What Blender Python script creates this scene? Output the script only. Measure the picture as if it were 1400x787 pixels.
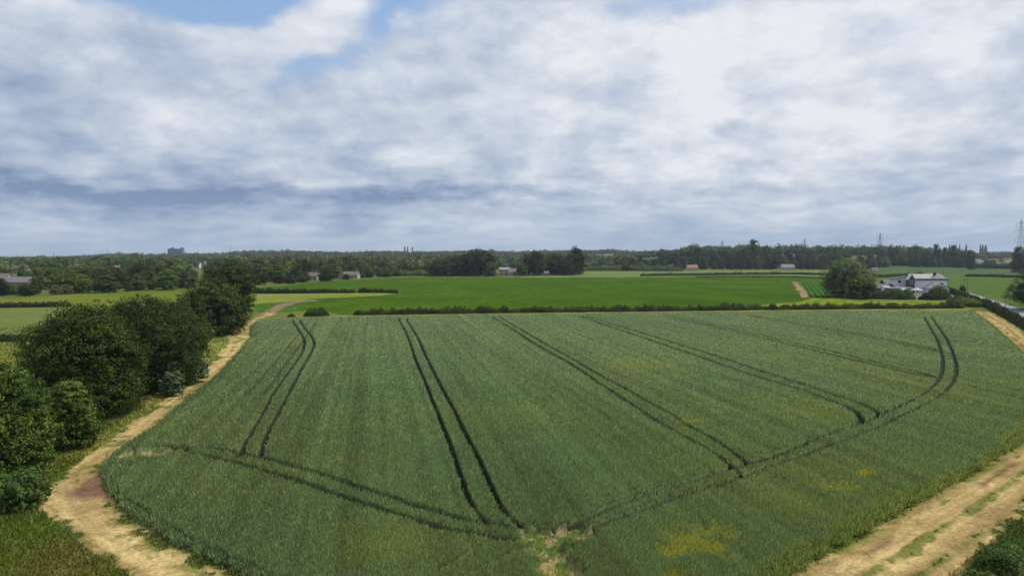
import bpy, math, random
import numpy as np

for _o in list(bpy.data.objects):
    bpy.data.objects.remove(_o)
SC = bpy.context.scene
COL = SC.collection
RAD = math.radians

# ------------------------------------------------------------------ camera
F = 1400 * 24.0 / 36.0          # focal length in photo pixels
CAMH = 16.0
PITCH = math.atan((393.5 - 350.0) / F)
cam_d = bpy.data.cameras.new('camera')
cam_d.lens = 24.0
cam_d.sensor_width = 36.0
cam_d.clip_start = 0.5
cam_d.clip_end = 60000
cam = bpy.data.objects.new('camera', cam_d)
cam.location = (0, 0, CAMH)
cam.rotation_euler = (RAD(90) - PITCH, 0, 0)
COL.objects.link(cam)
SC.camera = cam

# ------------------------------------------------------------------ light, exposure
SUN_EL, SUN_AZ = RAD(56), RAD(76)      # azimuth measured from +Y towards +X
SC.view_settings.view_transform = 'Standard'
SC.view_settings.look = 'None'
SC.view_settings.exposure = 0.0
SC.view_settings.gamma = 1.0
SC.cycles.use_denoising = True
SC.cycles.max_bounces = 4
SC.cycles.diffuse_bounces = 2
SC.cycles.glossy_bounces = 1
SC.cycles.transmission_bounces = 2
SC.cycles.volume_bounces = 0
SC.cycles.transparent_max_bounces = 4
sun_d = bpy.data.lights.new('sun', 'SUN')
sun_d.energy = 3.5
sun_d.angle = RAD(0.6)
sun_d.color = (1.0, 0.95, 0.87)
sun = bpy.data.objects.new('sun', sun_d)
sun.rotation_euler = (RAD(90) - SUN_EL, 0, math.pi - SUN_AZ)
COL.objects.link(sun)

# ------------------------------------------------------------------ sky
def build_world():
    w = bpy.data.worlds.new('World')
    SC.world = w
    w.use_nodes = True
    nt = w.node_tree
    N, L = nt.nodes, nt.links
    N.clear()
    out = N.new('ShaderNodeOutputWorld')
    bg = N.new('ShaderNodeBackground')
    bg.inputs['Strength'].default_value = 0.1
    L.new(bg.outputs[0], out.inputs[0])
    sky = N.new('ShaderNodeTexSky')
    sky.sky_type = 'NISHITA'
    sky.sun_disc = False
    sky.sun_elevation = SUN_EL
    sky.sun_rotation = SUN_AZ
    sky.dust_density = 1.5
    tc = N.new('ShaderNodeTexCoord')
    sep = N.new('ShaderNodeSeparateXYZ')
    L.new(tc.outputs['Generated'], sep.inputs[0])

    def math_(op, a, b=None, c=None, clamp=False):
        m = N.new('ShaderNodeMath')
        m.operation = op
        m.use_clamp = clamp
        for i, v in enumerate((a, b, c)):
            if v is None:
                continue
            if isinstance(v, (int, float)):
                m.inputs[i].default_value = v
            else:
                L.new(v, m.inputs[i])
        return m.outputs[0]

    def noise(vec, scale, detail=6, rough=0.55, dist=0.0):
        n = N.new('ShaderNodeTexNoise')
        n.inputs['Scale'].default_value = scale
        n.inputs['Detail'].default_value = detail
        n.inputs['Roughness'].default_value = rough
        n.inputs['Distortion'].default_value = dist
        L.new(vec, n.inputs['Vector'])
        return n.outputs['Fac']

    def smooth(v, lo, hi):
        m = N.new('ShaderNodeMapRange')
        m.interpolation_type = 'SMOOTHSTEP'
        m.clamp = True
        L.new(v, m.inputs['Value'])
        m.inputs['From Min'].default_value = lo
        m.inputs['From Max'].default_value = hi
        return m.outputs['Result']

    def rgbmix(f, a, b):
        m = N.new('ShaderNodeMix')
        m.data_type = 'RGBA'
        if isinstance(f, (int, float)):
            m.inputs[0].default_value = f
        else:
            L.new(f, m.inputs[0])
        for s, v in ((m.inputs[6], a), (m.inputs[7], b)):
            if isinstance(v, tuple):
                s.default_value = (*v, 1)
            else:
                L.new(v, s)
        return m.outputs[2]

    z = math_('MAXIMUM', sep.outputs[2], 0.0)
    zz = math_('ADD', z, 0.42)
    cx = math_('DIVIDE', sep.outputs[0], zz)
    cy = math_('DIVIDE', sep.outputs[1], zz)
    comb = N.new('ShaderNodeCombineXYZ')
    L.new(cx, comb.inputs[0]); L.new(cy, comb.inputs[1])
    P = comb.outputs[0]
    # angular coordinates for the large cloud masses
    mp = N.new('ShaderNodeMapping')
    mp.inputs['Location'].default_value = (3.7, 1.2, 0)
    L.new(P, mp.inputs[0])
    P2 = mp.outputs[0]
    # warp of the direction so that the masses have ragged outlines
    wn = N.new('ShaderNodeTexNoise')
    wn.inputs['Scale'].default_value = 2.2
    wn.inputs['Detail'].default_value = 7
    wn.inputs['Roughness'].default_value = 0.6
    L.new(P2, wn.inputs['Vector'])
    ws = N.new('ShaderNodeVectorMath'); ws.operation = 'SUBTRACT'
    L.new(wn.outputs['Color'], ws.inputs[0]); ws.inputs[1].default_value = (0.5, 0.5, 0.5)
    wsc = N.new('ShaderNodeVectorMath'); wsc.operation = 'SCALE'
    L.new(ws.outputs[0], wsc.inputs[0]); wsc.inputs['Scale'].default_value = 0.14
    wa = N.new('ShaderNodeVectorMath'); wa.operation = 'ADD'
    L.new(tc.outputs['Generated'], wa.inputs[0]); L.new(wsc.outputs[0], wa.inputs[1])
    WD = wa.outputs[0]

    def blob(px, py, rx, ry, rot=0.0):
        """soft cloud mass round a sky direction: 1 in the middle, 0 outside"""
        az = math.atan2(px - 700, F)
        el = math.atan2(350 - py, math.hypot(F, px - 700))
        sp_ = N.new('ShaderNodeVectorMath'); sp_.operation = 'SUBTRACT'
        c = (math.sin(az) * math.cos(el), math.cos(az) * math.cos(el), math.sin(el))
        L.new(WD, sp_.inputs[0]); sp_.inputs[1].default_value = c
        m = N.new('ShaderNodeMapping'); m.vector_type = 'TEXTURE'
        # scale along local right and up, using rotation about the view axis
        vr = N.new('ShaderNodeVectorRotate'); vr.rotation_type = 'Z_AXIS'
        L.new(sp_.outputs[0], vr.inputs['Vector']); vr.inputs['Angle'].default_value = az
        vr2 = N.new('ShaderNodeVectorRotate'); vr2.rotation_type = 'Y_AXIS'
        L.new(vr.outputs[0], vr2.inputs['Vector']); vr2.inputs['Angle'].default_value = rot
        sc_ = N.new('ShaderNodeVectorMath'); sc_.operation = 'MULTIPLY'
        L.new(vr2.outputs[0], sc_.inputs[0]); sc_.inputs[1].default_value = (F / rx, 1.0, F / ry)
        ln = N.new('ShaderNodeVectorMath'); ln.operation = 'LENGTH'
        L.new(sc_.outputs[0], ln.inputs[0])
        return smooth(math_('SUBTRACT', 1.5, ln.outputs['Value']), 0.0, 1.4)

    fine = noise(P2, 4.6, 9, 0.55, 0.15)
    big = noise(P2, 1.9, 5, 0.45, 0.1)
    mpd = N.new('ShaderNodeMapping'); mpd.inputs['Scale'].default_value = (1, 1, 2.1); L.new(tc.outputs['Generated'], mpd.inputs[0])
    bill = noise(mpd.outputs[0], 10.0, 9, 0.62, 0.1)

    # --- cover: 1 = cloud, 0 = blue
    holes = None
    for px, py, rx, ry, rot, wt in SKY_HOLES:
        b = math_('MULTIPLY', blob(px, py, rx, ry, rot), wt)
        holes = b if holes is None else math_('MAXIMUM', holes, b)
    cover = math_('ADD', math_('MULTIPLY', fine, 0.55), math_('MULTIPLY', big, 0.35))
    cover = math_('ADD', cover, 0.42)
    for px, py, rx, ry, rot, wt in SKY_PUFFS:
        cover = math_('ADD', cover, math_('MULTIPLY', blob(px, py, rx, ry, rot), wt))
    cover = math_('SUBTRACT', cover, holes)
    cover = smooth(cover, 0.20, 0.80)

    # --- shade: 0 dark slate, 1 sunlit white
    shade = math_('ADD', math_('MULTIPLY', math_('SUBTRACT', fine, 0.5), 1.25),
                  math_('MULTIPLY', math_('SUBTRACT', bill, 0.5), 1.05))
    shade = math_('ADD', shade, math_('MULTIPLY', math_('SUBTRACT', big, 0.5), 0.5))
    shade = math_('ADD', shade, 0.655)
    zf = math_('ADD', z, 0.12)
    cf = N.new('ShaderNodeCombineXYZ')
    L.new(math_('DIVIDE', sep.outputs[0], zf), cf.inputs[0]); L.new(math_('DIVIDE', sep.outputs[1], zf), cf.inputs[1])
    lay = noise(cf.outputs[0], 2.6, 8, 0.58, 0.2)
    near_h = smooth(math_('SUBTRACT', 0.24, z), 0.0, 0.16)
    shade = math_('ADD', shade, math_('MULTIPLY', math_('MULTIPLY', math_('SUBTRACT', lay, 0.50), 0.95), near_h))
    for px, py, rx, ry, rot, wt in SKY_SHADE:
        shade = math_('ADD', shade, math_('MULTIPLY', blob(px, py, rx, ry, rot), wt))
    ramp = N.new('ShaderNodeValToRGB')
    L.new(shade, ramp.inputs[0])
    e = ramp.color_ramp.elements
    e[0].position = 0.0; e[0].color = (1.95, 2.75, 4.4, 1)
    e[1].position = 1.0; e[1].color = (8.1, 8.4, 8.9, 1)
    m = e.new(0.33); m.color = (3.55, 4.4, 5.9, 1)
    m = e.new(0.62); m.color = (5.3, 6.0, 7.1, 1)
    blue = rgbmix(0.72, sky.outputs[0], (3.4, 5.2, 8.3))
    col = rgbmix(cover, blue, ramp.outputs[0])
    # pale air low over the horizon
    low = smooth(math_('SUBTRACT', 0.11, z), 0.0, 0.11)
    col = rgbmix(math_('MULTIPLY', low, 0.62), col, (3.3, 4.35, 5.85))
    L.new(col, bg.inputs['Color'])

SKY_HOLES = [
    (310, 12, 200, 34, 0.0, 0.84), (515, 25, 120, 46, 0.25, 0.70), (440, 98, 120, 24, 0.45, 0.46),
    (900, 6, 110, 22, 0.0, 0.35), (820, 160, 60, 34, 0.0, 0.12), (1260, 45, 70, 20, 0, 0.25), (550, 100, 50, 28, 0, .35)]
SKY_PUFFS = [(430, 48, 80, 32, 0.45, 0.80), (565, 72, 34, 24, 0.3, 0.4)]
SKY_SHADE = [
    (1060, 150, 330, 120, 0.0, 0.22), (870, 60, 260, 60, 0, 0.14), (430, 45, 90, 45, 0.4, 0.20),
    (40, 270, 400, 28, 0.0, -0.46), (400, 266, 380, 14, 0.02, -0.30), (40, 170, 260, 90, 0, -0.14), (100, 240, 300, 40, 0, -0.12), (640, 265, 160, 12, 0, -0.12),
    (1340, 228, 150, 32, 0.12, -0.12), (1120, 268, 230, 16, 0, -0.16),
    (860, 290, 120, 14, 0, -0.12), (985, 195, 26, 9, 0, -0.28), (1120, 60, 300, 90, 0, 0.10), (700, 190, 220, 50, 0, 0.06), (560, 175, 80, 26, 0.2, -0.10)]
build_world()

# ------------------------------------------------------------------ maths helpers
def ss(a, b, x):
    t = np.clip((x - a) / (b - a), 0, 1)
    return t * t * (3 - 2 * t)

def _hash(ix, iy, seed):
    h = (ix.astype(np.int64) * 374761393 + iy.astype(np.int64) * 668265263 + seed * 1442695041) & 0xffffffff
    h = ((h ^ (h >> 13)) * 1274126177) & 0xffffffff
    return ((h ^ (h >> 16)) & 0xffff) / 65535.0

def vnoise(x, y, seed=0):
    x = np.asarray(x, float); y = np.asarray(y, float)
    ix, iy = np.floor(x), np.floor(y)
    fx, fy = x - ix, y - iy
    fx = fx * fx * (3 - 2 * fx); fy = fy * fy * (3 - 2 * fy)
    a = _hash(ix, iy, seed); b = _hash(ix + 1, iy, seed)
    c = _hash(ix, iy + 1, seed); d = _hash(ix + 1, iy + 1, seed)
    return (a * (1 - fx) + b * fx) * (1 - fy) + (c * (1 - fx) + d * fx) * fy

def fbm(x, y, oct=4, seed=0):
    s, a, t = 0, 1.0, 0
    for i in range(oct):
        s = s + a * vnoise(x * 2 ** i + 17.3 * i, y * 2 ** i - 9.1 * i, seed + i)
        t += a; a *= 0.5
    return s / t

TREELINE = [(-400, 353), (0, 352.5), (60, 351.5), (110, 350), (160, 347), (200, 348), (250, 346.5), (300, 345.5), (340, 343),
            (400, 343), (430, 343), (470, 345), (520, 343), (560, 344), (600, 343), (660, 342), (700, 344), (740, 342),
            (800, 341.5), (840, 341.5), (870, 344), (1000, 344), (1300, 345.5), (1340, 346), (1370, 344), (1400, 345), (1800, 345)]
_tx = np.array([(p - 700) / F for p, _ in TREELINE])
_tz = np.array([CAMH + (350 - y) * 2300 / F - 13 for _, y in TREELINE])

def terrain(x, y):
    x = np.asarray(x, float); y = np.asarray(y, float)
    d = np.hypot(x, y)
    u = np.where(y > 1, x / np.maximum(y, 1), np.sign(x) * 3)
    far = np.interp(u, _tx, _tz) * ss(800, 2300, y)
    m = ss(0.10, 0.30, u) * (1 - ss(0.55, 0.74, u) * 0.75)
    hill = 13.5 * m * ss(790, 1010, y) * (1 - 0.9 * ss(1250, 1900, y))
    return np.where(y > 1, far + hill, 0.0)

def ray(px, py):
    cx = (px - 700) / F
    cy = (393.5 - py) / F
    s, c = math.sin(PITCH), math.cos(PITCH)
    return cx, c + cy * s, -s + cy * c

def G(px, py, zz=0.0):
    """world x, y of the ground seen at a photo pixel (terrain-aware)"""
    rx, ry, rz = ray(px, py)
    if rz < -1e-4:
        t = (CAMH - zz) / -rz
        if t * ry < 780:
            return (t * rx, t * ry)
    t = 600.0
    while t < 6000:
        if CAMH + rz * t < terrain(rx * t, ry * t) + zz:
            break
        t += 4
    return (t * rx, t * ry)

def at(px, depth):
    """world point on the ground in the direction of a photo column at a depth"""
    x = (px - 700) / F * depth
    return x, depth, float(terrain(x, depth))

def proj(x, y, z):
    s, c = math.sin(PITCH), math.cos(PITCH)
    dz = z - CAMH
    f = y * c - dz * s
    up = y * s + dz * c
    return 700 + F * x / f, 393.5 - F * up / f

def inpoly(x, y, poly):
    p = np.asarray(poly, float)
    r = np.zeros(np.shape(x), bool)
    j = len(p) - 1
    for i in range(len(p)):
        xi, yi, xj, yj = p[i, 0], p[i, 1], p[j, 0], p[j, 1]
        if yi != yj:
            cond = ((yi > y) != (yj > y))
            r ^= cond & (x < (xj - xi) * (y - yi) / (yj - yi) + xi)
        j = i
    return r

def dline(x, y, pts):
    """distance to a polyline"""
    p = np.asarray(pts, float)
    best = np.full(np.shape(x), 1e9)
    for a, b in zip(p[:-1], p[1:]):
        ab = b - a
        l2 = max(ab @ ab, 1e-9)
        t = np.clip(((x - a[0]) * ab[0] + (y - a[1]) * ab[1]) / l2, 0, 1)
        best = np.minimum(best, (x - a[0] - t * ab[0]) ** 2 + (y - a[1] - t * ab[1]) ** 2)
    return np.sqrt(best)

def dpoly(x, y, poly):
    """signed distance to polygon, positive inside"""
    d = dline(x, y, list(poly) + [poly[0]])
    return np.where(inpoly(x, y, poly), d, -d)

def spl(pts, n=8):
    """Catmull-Rom through points"""
    p = np.asarray(pts, float)
    q = np.vstack([2 * p[0] - p[1], p, 2 * p[-1] - p[-2]])
    out = []
    for i in range(1, len(q) - 2):
        for k in range(n):
            t = k / n
            a, b, c, d = q[i - 1], q[i], q[i + 1], q[i + 2]
            out.append(0.5 * (2 * b + (c - a) * t + (2 * a - 5 * b + 4 * c - d) * t * t + (3 * b - a - 3 * c + d) * t ** 3))
    out.append(p[-1])
    return np.array(out)

def offset(pts, d):
    p = np.asarray(pts, float)
    t = np.gradient(p, axis=0)
    t /= np.linalg.norm(t, axis=1)[:, None]
    return p + d * np.stack([t[:, 1], -t[:, 0]], 1)

def W(pxpts, zz=0.0):
    return [G(a, b, zz) for a, b in pxpts]

def S(r, g, b, k=1.0):
    def f(c):
        c /= 255.0
        return c / 12.92 if c <= 0.04045 else ((c + 0.055) / 1.055) ** 2.4
    return np.array([f(r) * k, f(g) * k, f(b) * k])

# ------------------------------------------------------------------ object helpers
def tag(o, label=None, cat=None, group=None, kind=None):
    if label: o['label'] = label
    if cat: o['category'] = cat
    if group: o['group'] = group
    if kind: o['kind'] = kind
    return o

def link(name, me, mats=(), parent=None, loc=(0, 0, 0), rz=0.0):
    o = bpy.data.objects.new(name, me)
    COL.objects.link(o)
    if me is not None:
        for m in (mats if isinstance(mats, (list, tuple)) else [mats]):
            me.materials.append(m)
    if parent: o.parent = parent
    o.location = loc
    o.rotation_euler = (0, 0, rz)
    return o

def empty(name, loc, rz=0.0):
    o = bpy.data.objects.new(name, None)
    COL.objects.link(o)
    o.location = loc
    o.rotation_euler = (0, 0, rz)
    o.empty_display_size = 0.5
    return o

def quadmesh(name, verts, quads, cols=None, smooth=False):
    me = bpy.data.meshes.new(name)
    verts = np.ascontiguousarray(verts, dtype=np.float32)
    quads = np.ascontiguousarray(quads, dtype=np.int32)
    k = quads.shape[1]
    me.vertices.add(len(verts)); me.vertices.foreach_set('co', verts.ravel())
    me.loops.add(quads.size); me.loops.foreach_set('vertex_index', quads.ravel())
    me.polygons.add(len(quads))
    me.polygons.foreach_set('loop_start', np.arange(0, quads.size, k, dtype=np.int32))
    me.polygons.foreach_set('loop_total', np.full(len(quads), k, dtype=np.int32))
    if smooth:
        me.polygons.foreach_set('use_smooth', np.ones(len(quads), bool))
    if cols is not None:
        a = me.attributes.new('col', 'FLOAT_COLOR', 'POINT')
        c = np.ones((len(verts), 4), np.float32); c[:, :3] = cols
        a.data.foreach_set('color', c.ravel())
    me.update(calc_edges=True)
    return me

class MB:
    """collects boxes, prisms and tubes; build() links them as one mesh object"""
    def __init__(s): s.v, s.f = [], []
    def add(s, v, f):
        n = len(s.v); s.v += [tuple(map(float, p)) for p in v]; s.f += [tuple(i + n for i in q) for q in f]
        return s
    def box(s, x0, x1, y0, y1, z0, z1):
        v = [(x0, y0, z0), (x1, y0, z0), (x1, y1, z0), (x0, y1, z0), (x0, y0, z1), (x1, y0, z1), (x1, y1, z1), (x0, y1, z1)]
        return s.add(v, [(0, 3, 2, 1), (4, 5, 6, 7), (0, 1, 5, 4), (1, 2, 6, 5), (2, 3, 7, 6), (3, 0, 4, 7)])
    def bar(s, a, b, r, r2=None, n=4):
        r2 = r if r2 is None else r2
        a = np.array(a, float); b = np.array(b, float)
        t = b - a; t /= max(np.linalg.norm(t), 1e-9)
        h = np.array([0, 0, 1.0]) if abs(t[2]) < 0.9 else np.array([1.0, 0, 0])
        p = np.cross(t, h); p /= np.linalg.norm(p); q = np.cross(t, p)
        v = []
        for c, rr in ((a, r), (b, r2)):
            for i in range(n):
                g = 2 * math.pi * (i + 0.5) / n
                v.append(c + rr * (math.cos(g) * p + math.sin(g) * q))
        f = [(i, (i + 1) % n, n + (i + 1) % n, n + i) for i in range(n)] + [tuple(range(n))[::-1], tuple(range(n, 2 * n))]
        return s.add(v, f)
    def tube(s, pts, radii, n=6):
        for a, b, r1, r2 in zip(pts[:-1], pts[1:], radii[:-1], radii[1:]):
            s.bar(a, b, r1, r2, n)
        return s
    def gable(s, x0, x1, y0, y1, z0, z1, o=0.3, t=0.18, axis='x'):
        """gabled roof with thickness; ridge along axis"""
        if axis == 'x':
            ym = (y0 + y1) / 2
            sl = (z1 - z0) / (ym - y0)
            e0, e1, ze = y0 - o, y1 + o, z0 - sl * o
            pr = [(e0, ze), (ym, z1), (e1, ze), (e1, ze + t), (ym, z1 + t), (e0, ze + t)]
            v = [(x0 - o, a, b) for a, b in pr] + [(x1 + o, a, b) for a, b in pr]
        else:
            xm = (x0 + x1) / 2
            sl = (z1 - z0) / (xm - x0)
            e0, e1, ze = x0 - o, x1 + o, z0 - sl * o
            pr = [(e0, ze), (xm, z1), (e1, ze), (e1, ze + t), (xm, z1 + t), (e0, ze + t)]
            v = [(a, y0 - o, b) for a, b in pr] + [(a, y1 + o, b) for a, b in pr]
        f = [(0, 1, 4, 5), (1, 2, 3, 4), (6, 11, 10, 7), (7, 10, 9, 8),
             (0, 6, 7, 1), (1, 7, 8, 2), (2, 8, 9, 3), (3, 9, 10, 4), (4, 10, 11, 5), (5, 11, 6, 0)]
        return s.add(v, f)
    def gwall(s, x0, x1, y0, y1, z0, ze, zr, axis='x'):
        """house body: walls up to the eaves plus the two gable triangles"""
        if axis == 'x':
            ym = (y0 + y1) / 2
            pr = [(y0, z0), (y1, z0), (y1, ze), (ym, zr), (y0, ze)]
            v = [(x0, a, b) for a, b in pr] + [(x1, a, b) for a, b in pr]
        else:
            xm = (x0 + x1) / 2
            pr = [(x0, z0), (x1, z0), (x1, ze), (xm, zr), (x0, ze)]
            v = [(a, y0, b) for a, b in pr] + [(a, y1, b) for a, b in pr]
        f = [(0, 1, 2, 3, 4), (9, 8, 7, 6, 5)] + [(i, (i + 1) % 5 + 0, (i + 1) % 5 + 5, i + 5) for i in range(5)]
        return s.add(v, f)
    def build(s, name, mat, parent=None, loc=(0, 0, 0), rz=0.0):
        me = bpy.data.meshes.new(name)
        me.from_pydata(s.v, [], s.f)
        import bmesh
        bm = bmesh.new(); bm.from_mesh(me)
        bmesh.ops.recalc_face_normals(bm, faces=bm.faces)
        bm.to_mesh(me); bm.free()
        me.update()
        return link(name, me, mat, parent, loc, rz)

# ------------------------------------------------------------------ materials
def newmat(name):
    m = bpy.data.materials.new(name)
    m.use_nodes = True
    nt = m.node_tree
    return m, nt, nt.nodes, nt.links, nt.nodes['Principled BSDF']

def mat_plain(name, col, rough=0.7, var=0.12, scale=1.5, metal=0.0, bump=0.0):
    m, nt, N, L, b = newmat(name)
    tc = N.new('ShaderNodeTexCoord')
    n = N.new('ShaderNodeTexNoise'); n.inputs['Scale'].default_value = scale; n.inputs['Detail'].default_value = 5
    L.new(tc.outputs['Object'], n.inputs['Vector'])
    r = N.new('ShaderNodeMapRange'); r.inputs['To Min'].default_value = 1 - var * 2; r.inputs['To Max'].default_value = 1 + var * 2
    L.new(n.outputs['Fac'], r.inputs['Value'])
    mx = N.new('ShaderNodeVectorMath'); mx.operation = 'SCALE'
    mx.inputs[0].default_value = tuple(col)
    L.new(r.outputs[0], mx.inputs['Scale'])
    L.new(mx.outputs[0], b.inputs['Base Color'])
    b.inputs['Roughness'].default_value = rough
    b.inputs['Metallic'].default_value = metal
    if bump:
        bp = N.new('ShaderNodeBump'); bp.inputs['Strength'].default_value = bump
        L.new(n.outputs['Fac'], bp.inputs['Height']); L.new(bp.outputs[0], b.inputs['Normal'])
    return m

def mat_courses(name, col, col2, sx, sz, rough=0.8):
    """bricks or roof tiles: rows of small units"""
    m, nt, N, L, b = newmat(name)
    tc = N.new('ShaderNodeTexCoord')
    mp = N.new('ShaderNodeMapping'); mp.inputs['Scale'].default_value = (sx, sx, sz)
    L.new(tc.outputs['Object'], mp.inputs[0])
    n = N.new('ShaderNodeTexNoise'); n.inputs['Scale'].default_value = 1.0; n.inputs['Detail'].default_value = 3
    L.new(mp.outputs[0], n.inputs['Vector'])
    cr = N.new('ShaderNodeMix'); cr.data_type = 'RGBA'
    rr = N.new('ShaderNodeMapRange'); rr.inputs['From Min'].default_value = 0.3; rr.inputs['From Max'].default_value = 0.7
    L.new(n.outputs['Fac'], rr.inputs['Value']); L.new(rr.outputs[0], cr.inputs[0])
    cr.inputs[6].default_value = (*col, 1); cr.inputs[7].default_value = (*col2, 1)
    L.new(cr.outputs[2], b.inputs['Base Color'])
    b.inputs['Roughness'].default_value = rough
    return m

def mat_leaf(name, trans=0.25, rough=0.55, tint=True, spec=0.25, tc=(1.25, 1.3, 0.6)):
    m, nt, N, L, b = newmat(name)
    out = N['Material Output']
    at_ = N.new('ShaderNodeAttribute'); at_.attribute_name = 'col'
    c = at_.outputs['Color']
    if tint:
        oi = N.new('ShaderNodeObjectInfo')
        mx = N.new('ShaderNodeVectorMath'); mx.operation = 'MULTIPLY'
        L.new(c, mx.inputs[0]); L.new(oi.outputs['Color'], mx.inputs[1])
        c = mx.outputs[0]
    L.new(c, b.inputs['Base Color'])
    b.inputs['Roughness'].default_value = rough
    b.inputs['Specular IOR Level'].default_value = spec
    t = N.new('ShaderNodeBsdfTranslucent')
    sc_ = N.new('ShaderNodeVectorMath'); sc_.operation = 'MULTIPLY'
    L.new(c, sc_.inputs[0]); sc_.inputs[1].default_value = tc
    L.new(sc_.outputs[0], t.inputs['Color'])
    mix = N.new('ShaderNodeMixShader'); mix.inputs[0].default_value = trans
    L.new(b.outputs[0], mix.inputs[1]); L.new(t.outputs[0], mix.inputs[2])
    L.new(mix.outputs[0], out.inputs['Surface'])
    return m

def mat_ground():
    """cover colour from the mesh, broken up by noise at several scales"""
    m, nt, N, L, b = newmat('ground_cover')
    at_ = N.new('ShaderNodeAttribute'); at_.attribute_name = 'col'
    geo = N.new('ShaderNodeNewGeometry')
    def nz(scale, detail, lo, hi, stretch=None):
        n = N.new('ShaderNodeTexNoise'); n.inputs['Scale'].default_value = scale; n.inputs['Detail'].default_value = detail
        n.inputs['Roughness'].default_value = 0.65
        if stretch:
            mp = N.new('ShaderNodeMapping'); mp.inputs['Rotation'].default_value = (0, 0, stretch[0]); mp.inputs['Scale'].default_value = stretch[1]
            L.new(geo.outputs['Position'], mp.inputs[0]); L.new(mp.outputs[0], n.inputs['Vector'])
        else:
            L.new(geo.outputs['Position'], n.inputs['Vector'])
        r = N.new('ShaderNodeMapRange'); r.inputs['From Min'].default_value = 0.25; r.inputs['From Max'].default_value = 0.75
        r.inputs['To Min'].default_value = lo; r.inputs['To Max'].default_value = hi
        L.new(n.outputs['Fac'], r.inputs['Value'])
        return n.outputs['Fac'], r.outputs[0]
    f1, a = nz(5.0, 6, 0.62, 1.38)
    f2, c = nz(0.35, 4, 0.85, 1.15)
    f3, d = nz(0.03, 3, 0.90, 1.10)
    mul = N.new('ShaderNodeMath'); mul.operation = 'MULTIPLY'; L.new(a, mul.inputs[0]); L.new(c, mul.inputs[1])
    f5, a5 = nz(16.0, 3, 0.72, 1.28)
    mul0 = N.new('ShaderNodeMath'); mul0.operation = 'MULTIPLY'; L.new(a, mul0.inputs[0]); L.new(a5, mul0.inputs[1]); L.new(mul0.outputs[0], mul.inputs[0])
    mul2 = N.new('ShaderNodeMath'); mul2.operation = 'MULTIPLY'; L.new(mul.outputs[0], mul2.inputs[0]); L.new(d, mul2.inputs[1])
    sc_ = N.new('ShaderNodeVectorMath'); sc_.operation = 'SCALE'
    L.new(at_.outputs['Color'], sc_.inputs[0]); L.new(mul2.outputs[0], sc_.inputs['Scale'])
    L.new(sc_.outputs[0], b.inputs['Base Color'])
    bp = N.new('ShaderNodeBump'); bp.inputs['Strength'].default_value = 0.7; bp.inputs['Distance'].default_value = 0.12
    L.new(f1, bp.inputs['Height']); L.new(bp.outputs[0], b.inputs['Normal'])
    b.inputs['Roughness'].default_value = 0.95
    b.inputs['Specular IOR Level'].default_value = 0.0
    return m

M = {}
M['ground'] = mat_ground()
M['leaf'] = mat_leaf('leaf', 0.18, spec=0.10)
M['far_leaf'] = mat_leaf('far_leaf', 0.12, spec=0.1)
M['wheat'] = mat_leaf('wheat_leaf', 0.30, 0.7, tint=False, spec=0.12, tc=(1.15, 1.2, 0.85))
M['bark'] = mat_plain('bark', S(88, 78, 64), 0.9, 0.25, 6, bump=0.4)
M['white'] = mat_plain('white_render', (0.62, 0.64, 0.68), 0.8, 0.05, 0.8)
M['offwhite'] = mat_plain('cream_render', (0.34, 0.33, 0.30), 0.8, 0.07, 0.8)
M['slate'] = mat_courses('slate_roof', (0.20, 0.19, 0.20), (0.33, 0.31, 0.31), 3, 6, 0.6)
M['greyroof'] = mat_courses('grey_roof', (0.10, 0.095, 0.10), (0.17, 0.16, 0.165), 3, 6, 0.7)
M['darkslate'] = mat_courses('dark_roof', (0.05, 0.05, 0.055), (0.10, 0.09, 0.09), 3, 6, 0.7)
M['tile'] = mat_courses('red_tile', (0.22, 0.10, 0.065), (0.32, 0.16, 0.11), 3, 6)
M['browntile'] = mat_courses('brown_tile', (0.12, 0.09, 0.085), (0.18, 0.14, 0.13), 3, 6)
M['brick'] = mat_courses('brick', (0.22, 0.14, 0.11), (0.32, 0.23, 0.18), 4, 12)
M['darkbrick'] = mat_courses('dark_brick', (0.06, 0.035, 0.03), (0.10, 0.06, 0.05), 4, 12)
M['glass'] = mat_plain('window_glass', (0.03, 0.035, 0.045), 0.12, 0.02)
M['dark'] = mat_plain('dark_trim', (0.03, 0.03, 0.035), 0.6, 0.05)
M['wood'] = mat_plain('weathered_wood', (0.11, 0.10, 0.085), 0.85, 0.2, 3)
M['steel'] = mat_plain('galvanised_steel', (0.22, 0.24, 0.27), 0.55, 0.08, 1, metal=0.3)
M['wire'] = mat_plain('wire', (0.12, 0.13, 0.15), 0.6, 0.02)
M['asphalt'] = mat_plain('asphalt', (0.215, 0.215, 0.235), 0.85, 0.12, 0.8)
M['concrete'] = mat_plain('concrete', (0.30, 0.29, 0.27), 0.9, 0.12, 1.0)
M['paint'] = mat_plain('road_paint', (0.7, 0.7, 0.68), 0.7, 0.08, 2)
M['canvas'] = mat_plain('parasol_canvas', (0.36, 0.38, 0.43), 0.8, 0.04)
M['cladding'] = mat_plain('blue_grey_cladding', (0.10, 0.15, 0.24), 0.5, 0.1, 0.05)
M['rubber'] = mat_plain('rubber', (0.02, 0.02, 0.02), 0.8, 0.02)
M['silver'] = mat_plain('silver_paint', (0.40, 0.41, 0.43), 0.3, 0.02, metal=0.2)
M['greycar'] = mat_plain('grey_paint', (0.07, 0.08, 0.10), 0.3, 0.02)
M['whitecar'] = mat_plain('white_paint', (0.65, 0.65, 0.65), 0.35, 0.02)

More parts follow.
